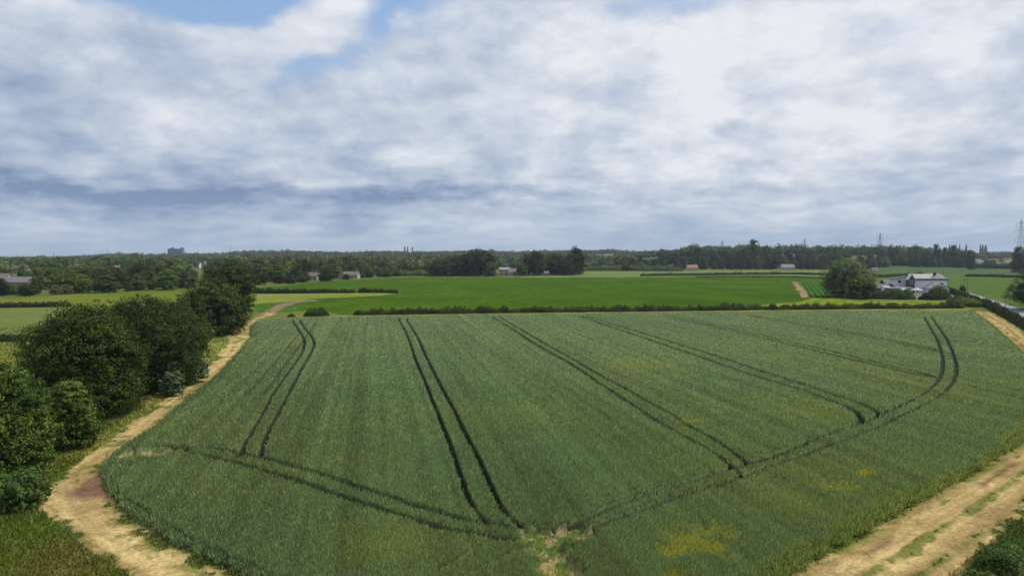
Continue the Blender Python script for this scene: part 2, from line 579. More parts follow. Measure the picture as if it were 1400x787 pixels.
# ------------------------------------------------------------------ layout in world metres
CROP_E = [(160, 245), (134, 199), (108, 153), (83, 110.6), (65.5, 81), (44.3, 59), (29, 46), (14, 34), (3, 25.5)]   # right-hand crop edge, going towards us
CROP_E = spl(CROP_E, 6)
CE = CROP_E[6:]
left_edge = W([(352, 439), (345, 447), (343, 456), (350, 460), (340, 464), (331, 478), (318, 492), (300, 512), (272, 535), (240, 560), (212, 585),
               (178, 606), (155, 622), (144, 636)], 0.4) + \
            W([(143, 650), (150, 668), (172, 694), (205, 718), (245, 742), (300, 768), (345, 790), (420, 830), (560, 900)])
top_edge = W([(352, 439), (380, 435.5), (420, 434), (480, 433), (600, 431), (700, 429.6), (900, 427.2), (1100, 425.4), (1250, 425), (1330, 425.3)], 0.5)
WHEAT = left_edge[::-1] + top_edge + [tuple(p) for p in CE] + [(-8, 18)]
WHEAT = [tuple(p) for p in WHEAT]

TRAMS = []   # (world polyline, half width, depth fraction)
def tram(px, hw=0.24, dep=1.0):
    TRAMS.append((spl(W(px, 0.45), 4), hw, dep))
tram([(399, 437), (401, 440), (410, 454), (416, 465), (414, 479), (406, 492.5), (390, 515), (372.5, 540), (360, 565), (348, 585), (335, 608), (325, 628)])
tram([(409, 437), (411, 440), (417.5, 450), (426, 460), (429.5, 470), (425, 482.5), (416, 497.5), (404, 520), (390, 547.5), (375, 575), (363, 600), (355, 629)])
tram([(421, 441), (385, 484), (350, 525), (338, 540)], 0.15, 0.8)
tram([(432, 441), (400, 485), (359.5, 540)], 0.15, 0.8)
tram([(545, 435), (546, 437.5), (557.5, 460), (567.5, 490), (580, 520), (590, 545), (600, 570), (610, 595), (617.5, 615), (627.5, 645), (635, 667.5), (642, 687)], 0.21)
tram([(556, 435), (557.5, 440), (570, 460), (582.5, 487.5), (595, 512.5), (607.5, 537.5), (620, 560), (632, 585), (641, 604), (650, 620), (662.5, 647.5), (675, 675), (688, 700)], 0.23)
tram([(672, 433), (700, 449.5), (732.5, 471.5), (775, 495), (812.5, 520), (850, 545), (887.5, 570), (925, 592.5), (950, 606), (975, 620), (1000, 639)], 0.25)
tram([(681, 432), (700, 443.5), (732.5, 463), (775, 487), (812.5, 509), (850, 529.5), (887.5, 551), (925, 572), (950, 588), (987.5, 610), (1020, 634)], 0.26)
tram([(790, 432), (850, 452), (925, 477.5), (1000, 503.5), (1050, 520), (1100, 535), (1137.5, 550), (1162.5, 559), (1175, 570), (1180, 580)], 0.32)
tram([(800, 432), (875, 454.5), (950, 478), (1000, 494), (1050, 511), (1100, 526.5), (1150, 544), (1187.5, 557.5), (1205, 569)], 0.34)
tram([(905, 430.5), (950, 439.3), (1000, 450), (1050, 460.5), (1100, 472), (1150, 484), (1200, 496.5), (1250, 508), (1278, 516)], 0.42)
tram([(905, 432), (950, 441.6), (1000, 453), (1050, 464), (1100, 476), (1150, 488.5), (1200, 500), (1250, 511.5), (1300, 521)], 0.42)
tram([(1225, 498), (1255, 504.5), (1287, 505)], 0.15, 0.7)
tram([(1020, 429.5), (1050, 435.3), (1100, 443.5), (1150, 452), (1200, 461.5), (1250, 472), (1283, 479)], 0.50)
tram([(1020, 431), (1050, 437), (1100, 445.5), (1150, 454.3), (1200, 464), (1250, 474.5), (1300, 484)], 0.45)
tram([(1125, 430), (1175, 436), (1237, 445)], 0.5, 0.9)
_r = [(1262.5, 432), (1270, 445), (1279, 460), (1285, 475), (1289, 492.5), (1287.5, 510), (1280, 524), (1265, 537.5), (1240, 551), (1212.5, 564), (1190, 575),
      (1150, 588), (1120, 600), (1085, 615), (1050, 629), (1012, 640), (975, 650), (925, 667.5), (887.5, 677.5), (850, 691), (820, 704), (795, 714), (765, 722),
      (720, 724), (665, 719), (625, 711), (600, 702.5), (565, 692.5), (545, 685), (512.5, 675), (475, 662.5), (437.5, 650), (400, 639), (365, 629),
      (325, 620), (290, 614), (250, 611)]
tram(_r[:9], 0.26)
tram(_r[8:], 0.37)
_r = [(1272.5, 432), (1285, 450), (1295, 465), (1302.5, 482.5), (1307.5, 502.5), (1305, 517.5), (1295, 532.5), (1275, 547.5), (1250, 560), (1225, 572.5),
      (1200, 585), (1170, 597), (1145, 606), (1100, 623), (1050, 641), (1012, 655), (975, 667.5), (925, 682.5), (887.5, 696), (850, 710), (812.5, 723),
      (780, 734), (740, 740), (700, 741), (657.5, 735), (612.5, 727), (575, 715), (525, 699), (475, 683), (437.5, 670), (400, 657), (350, 642), (318, 634),
      (285, 625), (258, 620)]
tram(_r[:9], 0.26)
tram(_r[8:], 0.37)
tram([(258, 611), (215, 610), (170, 612), (146, 618)], 0.26, 0.9)
tram([(262, 620), (240, 616), (215, 617)], 0.2, 0.6)
tram([(596, 786), (630, 765), (660, 750), (682, 742)], 0.10, 0.5)
tram([(640, 790), (680, 770), (705, 757)], 0.10, 0.5)
tram([(640, 668), (615, 678), (575, 684), (545, 685)], 0.14, 0.5)
tram([(1018, 634), (1040, 628), (1060, 624)], 0.16, 0.7)

tram([(642, 687), (652, 703), (668, 718)], 0.2, 0.5)
tram([(688, 700), (700, 712), (722, 724)], 0.2, 0.5)
tram([(1000, 639), (1012, 650)], 0.25, 0.6)
BARE = W([(722, 727), (760, 722), (795, 728), (800, 745), (780, 752), (775, 800), (745, 800), (742, 760), (722, 752), (712, 738)], 0.2)
BARE2 = W([(160, 622), (200, 618), (245, 620), (225, 632), (185, 637), (150, 638)], 0.2)
YPATCH = [(*G(955, 738, .6), 2.3), (*G(932, 752, .6), 1.6), (*G(990, 724, .6), 1.4), (*G(1147, 665, .6), 1.6), (*G(1170, 655, .6), 0.8),
          (*G(948, 574, .6), 1.6), (*G(757, 775, .6), 1.5), (*G(925, 785, .6), 1.0), (*G(1180, 648, .6), 0.8), (*G(1085, 690, .6), 4.5),
          (*G(1110, 560, .6), 7.0), (*G(880, 500, .6), 8.0), (*G(520, 735, .6), 4.5)]

# track round the crop (straw coloured), outer edges
TRACK_L = W([(368, 427), (340, 438), (318, 452), (309, 470), (292, 492), (262, 520), (222, 548), (175, 580), (135, 612), (98, 636), (66, 662), (52, 684),
             (62, 702), (88, 728), (130, 757), (178, 785), (240, 825), (330, 890)]) + W([(620, 960), (560, 890), (420, 826), (345, 788), (300, 766), (245, 740), (205, 716), (172, 692), (150, 666), (143, 648),
             (144, 634), (160, 618), (178, 604), (212, 583), (240, 558), (272, 533), (300, 510), (318, 490), (331, 476), (340, 463), (352, 458), (345, 447), (352, 436), (380, 430)])
HEDGE_R_IN = offset(CE, -5.2)       # outward from the crop = to the right looking towards us is negative
ROAD_C = np.vstack([spl([(262, 440), (224, 360), (209, 325), (180, 265), (155, 215)], 5), offset(CE, -10.6)[4:]])
PALE_STRIP = [tuple(p) for p in top_edge] + W([(1332, 422), (1250, 421.5), (1100, 421.5), (900, 424), (700, 427), (480, 430), (380, 432)])
TRACK_R = [tuple(p) for p in offset(CE, 0.3)] + [tuple(p) for p in HEDGE_R_IN[::-1]]
NOTCH = W([(346, 455), (360, 459), (346, 462)], 0.4)

GREEN1 = W([(352, 393), (400, 389), (450, 383.5), (560, 379), (700, 379), (860, 379.4), (960, 378), (1080, 377.5), (1132, 379), (1112, 405), (1096, 412), (1000, 419), (700, 424), (500, 429), (470, 431),
            (440, 424), (395, 426), (420, 411), (500, 404), (548, 401), (545, 398), (350, 402)])
BRIGHT_G2 = W([(352, 412), (395, 410), (420, 408), (470, 405), (500, 404), (420, 411), (400, 427), (360, 428), (345, 425)])
YELLOW_STRIP = W([(345, 402), (545, 400), (520, 404), (430, 408), (400, 412), (340, 416)])
DARKPATH = W([(345, 432), (362, 426), (378, 417), (392, 412.5), (415, 410), (432, 409.5), (432, 411.5), (412, 413), (400, 416), (388, 421), (375, 428), (362, 435)])
BROWNSTRIP = W([(1083, 385), (1091, 385), (1106, 406), (1097, 407)])
VEG = W([(1091, 384.5), (1135, 384.5), (1160, 407), (1105, 407)])
LEMON = W([(1096, 412), (1112, 407.5), (1310, 409), (1322, 412), (1300, 422), (1000, 422)])
PALE2 = W([(790, 377), (800, 372), (860, 370), (1000, 366.5), (1140, 368), (1140, 377), (1000, 376), (880, 378.5), (700, 378.5), (730, 376)])
R_FAR = W([(1180, 365), (1400, 365), (1560, 366), (1560, 381), (1400, 377.5), (1300, 374), (1185, 371)])
R_MID = W([(1180, 371), (1300, 375), (1400, 378), (1560, 382), (1560, 396), (1300, 400), (1190, 385)])
R_NEAR = W([(1250, 376), (1385, 379), (1560, 384), (1700, 430), (1620, 500), (1400, 425), (1300, 393), (1262, 392)])
L_YG = W([(-500, 412), (-200, 410), (0, 409), (75, 404), (200, 397.5), (350, 391), (352, 402), (345, 417), (98, 419), (-200, 421), (-500, 424)])
L_GREY = W([(-500, 424), (-200, 421), (98, 418.5), (250, 417), (345, 417), (240, 430), (190, 462), (40, 465), (-500, 474)])
L_OCHRE = W([(-500, 474), (45, 466), (190, 463), (160, 500), (20, 560), (-300, 620)])
YARD = W([(1185, 398), (1215, 392), (1300, 393), (1312, 404), (1290, 411), (1190, 410)])

def straw_noise(x, y): return fbm(x * 0.9, y * 0.9, 4, 11)

def ground_colours(x, y):
    """true ground cover (not light): base colour and kind id for every vertex"""
    n = len(x)
    d = np.hypot(x, y)
    amp = np.clip(0.25 + 0.004 * d, 0, 4)
    jx = x + (fbm(x / amp * 0.5, y / amp * 0.5, 3, 5) - 0.5) * amp * 1.4
    jy = y + (fbm(x / amp * 0.5 + 40, y / amp * 0.5, 3, 6) - 0.5) * amp * 1.4
    f1 = fbm(x * 0.35, y * 0.35, 5, 21)[:, None]
    f2 = fbm(x * 0.05, y * 0.05, 4, 22)[:, None]
    f3 = fbm(x * 1.6, y * 1.6, 3, 23)[:, None]
    f4 = vnoise(x * 6.0, y * 6.0, 24)[:, None] * 0.5 + vnoise(x * 3.1 + 5, y * 3.1, 25)[:, None] * 0.5
    col = S(88, 102, 48) * (1 - f1) * 0.9 + S(110, 112, 62) * f1 * 0.9
    col = col * (0.75 + 0.5 * f2)
    kid = np.zeros(n, int)
    def put(poly, c0, c1, k, mixn=None, jig=True):
        a = inpoly(jx if jig else x, jy if jig else y, poly)
        if a.any():
            m = (f2 * 0.6 + f1 * 0.4 if mixn is None else mixn)[a]
            m = np.clip((m - 0.3) / 0.4, 0, 1)
            col[a] = c0 * (1 - m) + c1 * m
            kid[a] = k
    put(L_OCHRE, S(104, 110, 46), S(116, 118, 54), 1)
    put(L_GREY, S(98, 110, 58), S(106, 116, 64), 2)
    put(L_YG, S(84, 102, 36), S(108, 114, 46), 3)
    put(R_FAR, S(68, 88, 54), S(80, 98, 60), 4)
    put(R_MID, S(72, 94, 44), S(84, 102, 52), 5)
    put(R_NEAR, S(72, 94, 42), S(86, 104, 50), 6)
    put(PALE2, S(92, 112, 60), S(106, 122, 70), 7)
    put(GREEN1, S(57, 84, 20), S(68, 92, 25), 8)
    put(BRIGHT_G2, S(60, 90, 26), S(72, 98, 36), 8)
    put(YELLOW_STRIP, S(104, 120, 44), S(130, 130, 70), 9)
    put(LEMON, S(78, 106, 30), S(128, 132, 42), 9, f1)
    put(VEG, S(60, 96, 32), S(72, 106, 42), 8)
    # drill rows across the big green field and dark rows of the vegetable patch
    a = inpoly(x, y, VEG)
    if a.any():
        p0, p1 = np.array(G(1100, 407)), np.array(G(1091, 385))
        t = (p1 - p0) / np.linalg.norm(p1 - p0)
        s = (x - p0[0]) * t[1] - (y - p0[1]) * t[0]
        row = (np.mod(s, 2.2) < 0.75) & a
        col[row] = S(40, 52, 24)
    put(BROWNSTRIP, S(150, 128, 100), S(122, 104, 78), 10)
    put(YARD, S(120, 116, 110), S(140, 134, 124), 11)
    put(PALE_STRIP, S(92, 104, 50), S(126, 122, 72), 9, f1)
    put(DARKPATH, S(108, 92, 74), S(134, 118, 94), 10, f1)
    gr = (kid == 8)
    col[gr] *= (0.80 + 0.4 * vnoise(x[gr] / 0.9, y[gr] / 2.5, 91))[:, None] * (0.80 + 0.40 * fbm(x[gr] / 14, y[gr] / 40, 3, 92))[:, None]
    # straw tracks round the crop, feathered with real patchiness
    near = (d < 420)
    xs, ys = x[near], y[near]
    sd = np.full(n, -99.0)
    sd[near] = np.maximum(dpoly(xs, ys, TRACK_L), dpoly(xs, ys, TRACK_R))
    edge = sd + (f1[:, 0] - 0.5) * 3.0 + (f3[:, 0] - 0.5) * 1.4 + (f4[:, 0] - 0.5) * 0.6
    m = ss(-0.3, 0.5, edge)[:, None]
    wd = np.zeros(n); wd[near] = np.abs(dpoly(xs, ys, WHEAT))
    streak = fbm(wd * 1.3 + 3 * f2[:, 0], (x - y) * 0.04, 4, 93)[:, None]
    stra = S(200, 176, 122) * (1 - f3) + S(158, 136, 88) * f3
    stra = stra * (0.68 + 0.35 * f1 + 0.42 * streak)
    stra = stra * (0.56 + 0.86 * f4)
    wb = ss(0.46, 0.60, streak * 0.7 + f4 * 0.3)
    stra = stra * (1 - 0.55 * wb) + S(122, 96, 62) * 0.55 * wb
    # wheel-worn brown earth along the middle, green weeds in patches
    q = np.full(n, 99.0)
    rb = offset(CE, -1.5)
    q[near] = dline(xs, ys, rb)
    brown = ss(0.9, 0.1, q + (f1[:, 0] - 0.5) * 1.6)[:, None] * ss(0.40, 0.58, f2 * 0.3 + f1 * 0.7) * (x[:, None] > 5)
    stra = stra * (1 - brown) + S(106, 86, 58) * brown
    weeds = np.zeros(n)
    wl = spl(W([(190, 640), (215, 690), (260, 735), (330, 775), (400, 820)]), 4)
    w2 = offset(CE, -4.3); w3 = offset(CE, -2.7)
    weeds[near] = np.maximum.reduce([ss(1.0, 0.1, dline(xs, ys, wl)) * 0.9, ss(0.55, 0.05, dline(xs, ys, w2)) * 0.8, ss(0.5, 0.05, dline(xs, ys, w3)) * 0.75])
    ring = np.zeros(n); ring[near] = ss(1.5, 0.1, np.abs(dpoly(xs, ys, WHEAT)))
    weeds = np.maximum(weeds, ring * 0.95) * ss(0.40, 0.54, f1[:, 0] * .55 + f3[:, 0] * 0.2 + f4[:, 0] * 0.25)
    lw = np.zeros(n); lw[near] = ss(2.6, 0.6, np.abs(dpoly(xs, ys, WHEAT))) * (xs < 0) * (ys < 52)
    weeds = np.maximum(weeds, lw * ss(0.46, 0.56, f1[:, 0] * .5 + f3[:, 0] * 0.5) * 0.9)
    weeds = np.maximum(weeds, ss(0.56, 0.66, 0.5 * fbm(x * 0.5, y * 0.5, 4, 77) + 0.5 * fbm(wd * 1.1, (x - y) * 0.05, 3, 94)) * 0.75)
    stra = stra * (1 - weeds[:, None]) + (S(92, 104, 40) * (1 - f3) + S(64, 86, 32) * f3) * weeds[:, None]
    soil = W([(150, 645), (118, 655), (95, 672), (112, 680), (150, 680), (165, 690), (152, 668)])
    sp_ = np.zeros(n); sp_[near] = ss(-0.8, 0.6, dpoly(xs, ys, soil) + (f1[near, 0] - 0.5) * 1.8)
    stra = stra * (1 - sp_[:, None]) + (S(122, 94, 74) * (0.8 + 0.4 * f3)) * sp_[:, None]
    col = col * (1 - m) + stra * m
    kid[(sd > 0) & (kid != 8)] = 12
    # rough grass bottom left: green, straw and reddish seed heads
    a = (m[:, 0] < 0.5) & (x < 0) & (d < 75) & (kid == 0)
    g = fbm(x * 0.22, y * 0.22, 4, 31)[:, None]
    g = np.clip((g - .3) * 2, 0, 1)
    mead = S(96, 116, 40) * (1 - g) + S(120, 114, 58) * g
    mead = mead * (1 - 0.35 * f3) + S(112, 98, 60) * 0.35 * f3
    col[a] = mead[a]
    kid[a] = 13
    # verge between track and left hedge trees
    vg = np.zeros(n, bool)
    vg[near] = inpoly(xs, ys, W([(309, 465), (285, 470), (262, 500), (225, 530), (130, 600), (100, 636), (135, 612), (175, 580), (222, 548), (262, 520), (292, 492), (309, 470)]))
    col[vg] = (S(96, 122, 44) * (1 - f1[vg]) + S(150, 130, 76) * f1[vg])
    kid[vg] = 13
    wh = inpoly(x, y, WHEAT)
    col[wh] = S(66, 72, 40); kid[wh] = 14
    b = inpoly(x, y, BARE) | inpoly(x, y, BARE2)
    col[b] = S(160, 140, 104)
    return np.clip(col * 0.94, 0.004, 0.9), kid

GNAMES = {0: ('ground', None), 1: ('ochre_field', 'ochre stubbly field at the far left behind the big trees'),
          2: ('grey_green_field', 'grey green crop field at left between two low hedges'),
          3: ('yellow_green_field', 'yellow green grass field in front of the wooded belt'),
          4: ('far_crop_field', 'dull green field in front of the long dark hedge at right'),
          5: ('pasture', 'green pasture behind the white house'),
          6: ('roadside_field', 'green field beyond the road at the right edge'),
          7: ('pale_green_field', 'pale green crop field right of the tree clump'),
          8: ('bright_green_field', 'bright green crop field beyond the field hedge'),
          9: ('grass_margin', 'pale dry grass margin at the field edges'), 10: ('earth_path', 'brown bare earth path'),
          11: ('yard', 'pale yard by the white house'), 12: ('straw_track', 'straw coloured track running round the wheat'),
          13: ('rough_grass', 'rough grass beside the track'), 14: ('wheat_soil', 'dark soil under the standing wheat')}

def build_ground():
    px = np.concatenate([np.linspace(-1500, -80, 130, endpoint=False), np.arange(-80, 1480, 2.0), np.linspace(1480, 2900, 130)])
    pyn = np.concatenate([np.linspace(1400, 800, 60, endpoint=False), np.arange(800, 440, -1.3), np.arange(440, 369, -0.5)])
    dep = np.array([G(700, p)[1] for p in pyn])
    dep = dep[dep < 600]
    dep = np.concatenate([dep, np.arange(600, 1400, 7.0), np.arange(1400, 3000, 25), np.arange(3000, 9000, 300), [12000, 20000, 40000]])
    u = (px - 700) / F
    U, D = np.meshgrid(u, dep)
    X, Y = (U * D).ravel(), D.ravel()
    Z = terrain(X, Y)
    col, kid = ground_colours(X, Y)
    nb = (np.hypot(X, Y) < 130) & (kid != 14)
    Z[nb] += (fbm(X[nb] * 0.8, Y[nb] * 0.8, 4, 3) - 0.5) * 0.14
    Z[nb] -= 0.04
    nr, nc = D.shape
    i = np.arange(nr * nc).reshape(nr, nc)
    quads = np.stack([i[:-1, :-1], i[:-1, 1:], i[1:, 1:], i[1:, :-1]], -1).reshape(-1, 4)
    V = np.stack([X, Y, Z], 1)
    kf = kid[quads[:, 0]]
    for k, (nm, lab) in GNAMES.items():
        q = quads[kf == k]
        if len(q) == 0: continue
        used, inv = np.unique(q, return_inverse=True)
        o = link(nm, quadmesh(nm, V[used], inv.reshape(-1, 4), col[used], True), M['ground'])
        tag(o, kind='structure')
        if lab: o['label'] = lab
    # the same ground carried on behind and to the sides of the view
    u0, u1 = u[0], u[-1]; d0 = dep[0]
    v = [(u0 * d0, d0, 0), (u1 * d0, d0, 0), (u1 * 20000, 20000, 0), (20000, -3000, 0), (-20000, -3000, 0), (u0 * 20000, 20000, 0)]
    me = quadmesh('ground', np.array(v, float), np.array([(0, 5, 4, 4)])[:, :3], np.tile(S(90, 104, 52), (6, 1)))
    me2 = bpy.data.meshes.new('ground')
    me2.from_pydata(v, [], [(0, 4, 5), (0, 1, 3, 4), (1, 2, 3)])
    a = me2.attributes.new('col', 'FLOAT_COLOR', 'POINT')
    for t in a.data: t.color = (*S(90, 104, 52), 1)
    bpy.data.meshes.remove(me)
    tag(link('ground', me2, M['ground'], loc=(0, 0, -0.02)), kind='structure')

# ------------------------------------------------------------------ wheat
ROWDIR = np.array([math.sin(-0.198), math.cos(-0.198)])

BLOBS = [(*G(740, 738, .1), 1.7), (*G(776, 738, .1), 1.6), (*G(752, 760, .1), 1.6), (*G(765, 785, .1), 1.5),
         (*G(180, 626, .1), 1.7), (*G(212, 625, .1), 1.8), (*G(240, 621, .1), 1.2)]

def bareness(x, y):
    b = np.zeros(len(x))
    for cx, cy, r in BLOBS:
        b = np.maximum(b, np.exp(-((x - cx) ** 2 + (y - cy) ** 2) / (r * r)))
    return 0.55 * b + 0.45 * fbm(x * 1.0, y * 1.0, 4, 51) * ss(0.05, 0.3, b)

def wheat_height(x, y):
    h = 0.74 + (fbm(x * 0.5, y * 0.5, 3, 41) - 0.5) * 0.16
    cut = np.zeros(len(x))
    d = np.hypot(x, y)
    for pts, hw, dep in TRAMS:
        lo, hi = pts.min(0) - 1.5, pts.max(0) + 1.5
        a = (x > lo[0]) & (x < hi[0]) & (y > lo[1]) & (y < hi[1])
        if not a.any(): continue
        dd = dline(x[a], y[a], pts) + (fbm(x[a] * 1.5, y[a] * 1.5, 2, 9) - 0.5) * 0.12
        cut[a] = np.maximum(cut[a], dep * ss(hw + 0.06, hw - 0.03, dd))
    sd = dpoly(x, y, WHEAT)
    e = ss(0.0, 0.35, sd + (fbm(x * 1.2, y * 1.2, 3, 8) - 0.5) * 0.5)
    cut = np.maximum(cut, 1 - e)
    cut = np.maximum(cut, 0.96 * ss(0.40, 0.62, bareness(x, y)))
    for cx, cy, r in YPATCH[:8]:
        q = np.hypot((x - cx), (y - cy)) / r + (fbm(x, y, 4, 52) - 0.5) * 1.6
        cut = np.maximum(cut, 0.30 * ss(1.0, 0.5, q))
    return h * (1 - cut), cut

def wheat_col(x, y, n_detail=True):
    s = x * ROWDIR[1] - y * ROWDIR[0]
    t = x * ROWDIR[0] + y * ROWDIR[1]
    f = fbm(x * 0.06, y * 0.06, 4, 61)[:, None]
    g = fbm(x * 0.35, y * 0.35, 4, 62)[:, None]
    r = fbm(s * 1.1, t * 0.03, 3, 63)[:, None]
    f = np.clip((f - 0.3) * 2.0, 0, 1)
    c = S(124, 146, 98) * (1 - f) + S(134, 150, 90) * f
    b = ss(0.45, 0.62, fbm(x * 0.09 + 7, y * 0.09, 4, 64))[:, None]
    c = c * (1 - 0.22 * b) + S(106, 134, 98) * 0.22 * b
    r2 = vnoise(s * 2.2, t * 0.015, 65)[:, None]
    c = c * (0.50 + 0.15 * g + 0.32 * r + 0.32 * r2)
    for cx, cy, rr in YPATCH:
        q = np.hypot((x - cx), (y - cy)) / rr + (fbm(x, y, 4, 52) - 0.5) * 1.6
        k = (0.9 if rr < 4 else 0.22) * ss(1.1, 0.1, q)[:, None]
        c = c * (1 - k) + S(176, 172, 50) * k
    sd = dpoly(x, y, WHEAT)
    k = 0.6 * ss(1.0, 0.1, sd + (g[:, 0] - 0.5) * 2)[:, None] * (x > 0)[:, None]
    c = c * (1 - k) + S(142, 150, 62) * k
    return c

def build_wheat():
    rng = np.random.default_rng(7)
    # canopy: the dense mass of leaves, with the wheel lines and gaps sunk into it
    u = (np.arange(60, 1520, 1.35) - 700) / F
    dep = np.array([G(700, p)[1] for p in np.concatenate([np.arange(860, 640, -1.0), np.arange(640, 540, -0.7), np.arange(540, 420, -0.36)])])
    U, D = np.meshgrid(u, dep)
    X, Y = (U * D).ravel(), D.ravel()
    sd = inpoly(X, Y, WHEAT)
    nr, nc = D.shape
    i = np.arange(nr * nc).reshape(nr, nc)
    q = np.stack([i[:-1, :-1], i[:-1, 1:], i[1:, 1:], i[1:, :-1]], -1).reshape(-1, 4)
    q = q[sd[q].any(1)]
    used, inv = np.unique(q, return_inverse=True)
    q = inv.reshape(-1, 4)
    x, y = X[used], Y[used]
    h, cut = wheat_height(x, y)
    dd = np.hypot(x, y)
    z = np.maximum(h - 0.20 * (1 - cut) + rng.normal(0, 0.035, len(x)) * (1 - cut) , 0.0) + 0.02
    c = wheat_col(x, y) * 0.72
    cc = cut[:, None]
    soil = S(42, 49, 26) * (0.7 + 0.6 * fbm(x * 1.5, y * 1.5, 3, 71)[:, None])  # soil on the channel floor; same dark tone paints shade on the crop walls
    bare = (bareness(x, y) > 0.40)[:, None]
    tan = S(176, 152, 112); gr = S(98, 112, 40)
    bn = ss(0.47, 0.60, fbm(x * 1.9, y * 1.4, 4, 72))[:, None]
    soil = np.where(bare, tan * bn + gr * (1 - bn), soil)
    k = np.where(bare, ss(0.35, 0.8, cc), ss(0.08, 0.5, cc))  # outside bare spots the painted shade starts near the top of the walls
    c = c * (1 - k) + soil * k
    V1 = np.stack([x, y, z], 1)
    # individual tufts standing out of it
    n = 720000
    px = rng.uniform(60, 1520, n); py = 424 + (870 - 424) * rng.uniform(0, 1, n) ** 1.05
    ne = 60000
    s, co = math.sin(PITCH), math.cos(PITCH)
    cy_ = (393.5 - py) / F
    t = (CAMH - 0.6) / (s - cy_ * co)
    bx = (px - 700) / F * t; by = (co + cy_ * s) * t
    a = inpoly(bx, by, WHEAT)
    bx, by = bx[a], by[a]
    hh, cu = wheat_height(bx, by)
    keep = cu < 0.30 + rng.uniform(-0.15, 0.15, len(cu))
    bb = bareness(bx, by) > 0.42
    keep |= (rng.uniform(0, 1, len(cu)) < np.where(bb, 0.28, 0.02))
    bx, by, hh, cu = bx[keep], by[keep], hh[keep], cu[keep]
    # the ragged face of the crop along its open edges
    wp = np.array(WHEAT); sg = np.linalg.norm(np.roll(wp, -1, 0) - wp, axis=1)
    wt = sg / (8 + np.hypot(wp[:, 0], wp[:, 1])) ** 1.3
    ei = rng.choice(len(wp), ne, p=wt / wt.sum()); tt = rng.uniform(0, 1, ne)[:, None]
    ep = wp[ei] * (1 - tt) + np.roll(wp, -1, 0)[ei] * tt
    nn = np.roll(wp, -1, 0)[ei] - wp[ei]; nn = np.stack([nn[:, 1], -nn[:, 0]], 1) / np.linalg.norm(nn, axis=1)[:, None]
    ep = ep + nn * (rng.normal(0, 0.16, ne) + (fbm(ep[:, 0] * 1.2, ep[:, 1] * 1.2, 3, 8) - 0.5) * 0.7)[:, None]
    ok = ep[:, 1] > 20
    ep = ep[ok]
    eh = rng.uniform(0.15, 0.62, len(ep))
    bx = np.concatenate([bx, ep[:, 0]]); by = np.concatenate([by, ep[:, 1]]); hh = np.concatenate([hh, eh]); cu = np.concatenate([cu, eh * 0])
    n = len(bx)
    dist = np.hypot(bx, by)
    w = np.maximum(0.017, 0.00065 * dist) * rng.uniform(0.7, 1.4, n)
    fr = ss(60, 120, dist)
    ln = (rng.uniform(0.18, 0.36, n) * (1 - fr) + rng.uniform(0.17, 0.24, n) * fr) * np.clip(hh / 0.6, 0.5, 1)
    an = rng.uniform(0, math.pi, n)
    lx, ly = rng.normal(0.03, 0.07, n), rng.normal(0.0, 0.07, n)
    z0 = np.maximum(hh - 0.22, 0.02)
    ca, sa = np.cos(an) * w, np.sin(an) * w
    z1 = z0 + ln
    v = np.empty((n, 4, 3))
    v[:, 0] = np.stack([bx - ca, by - sa, z0], 1)
    v[:, 1] = np.stack([bx + ca, by + sa, z0], 1)
    v[:, 2] = np.stack([bx + ca * 0.45 + lx, by + sa * 0.45 + ly, z1], 1)
    v[:, 3] = np.stack([bx - ca * 0.45 + lx, by - sa * 0.45 + ly, z1 - 0.03], 1)
    tc = wheat_col(bx, by)
    rv = rng.uniform(0.66, 1.34, n)[:, None]
    ear = (rng.uniform(0, 1, n) < 0.28)[:, None]
    tc = np.where(ear, tc * 0.6 + S(160, 164, 104) * 0.4, tc) * rv
    cols = np.repeat(tc, 4, 0)
    V2 = v.reshape(-1, 3)
    q2 = np.arange(n * 4).reshape(n, 4) + len(V1)
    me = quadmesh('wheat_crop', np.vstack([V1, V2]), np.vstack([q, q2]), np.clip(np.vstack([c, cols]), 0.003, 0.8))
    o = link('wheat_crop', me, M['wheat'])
    tag(o, 'standing green wheat with tractor wheel lines filling the foreground field', 'wheat', kind='stuff')
    return n

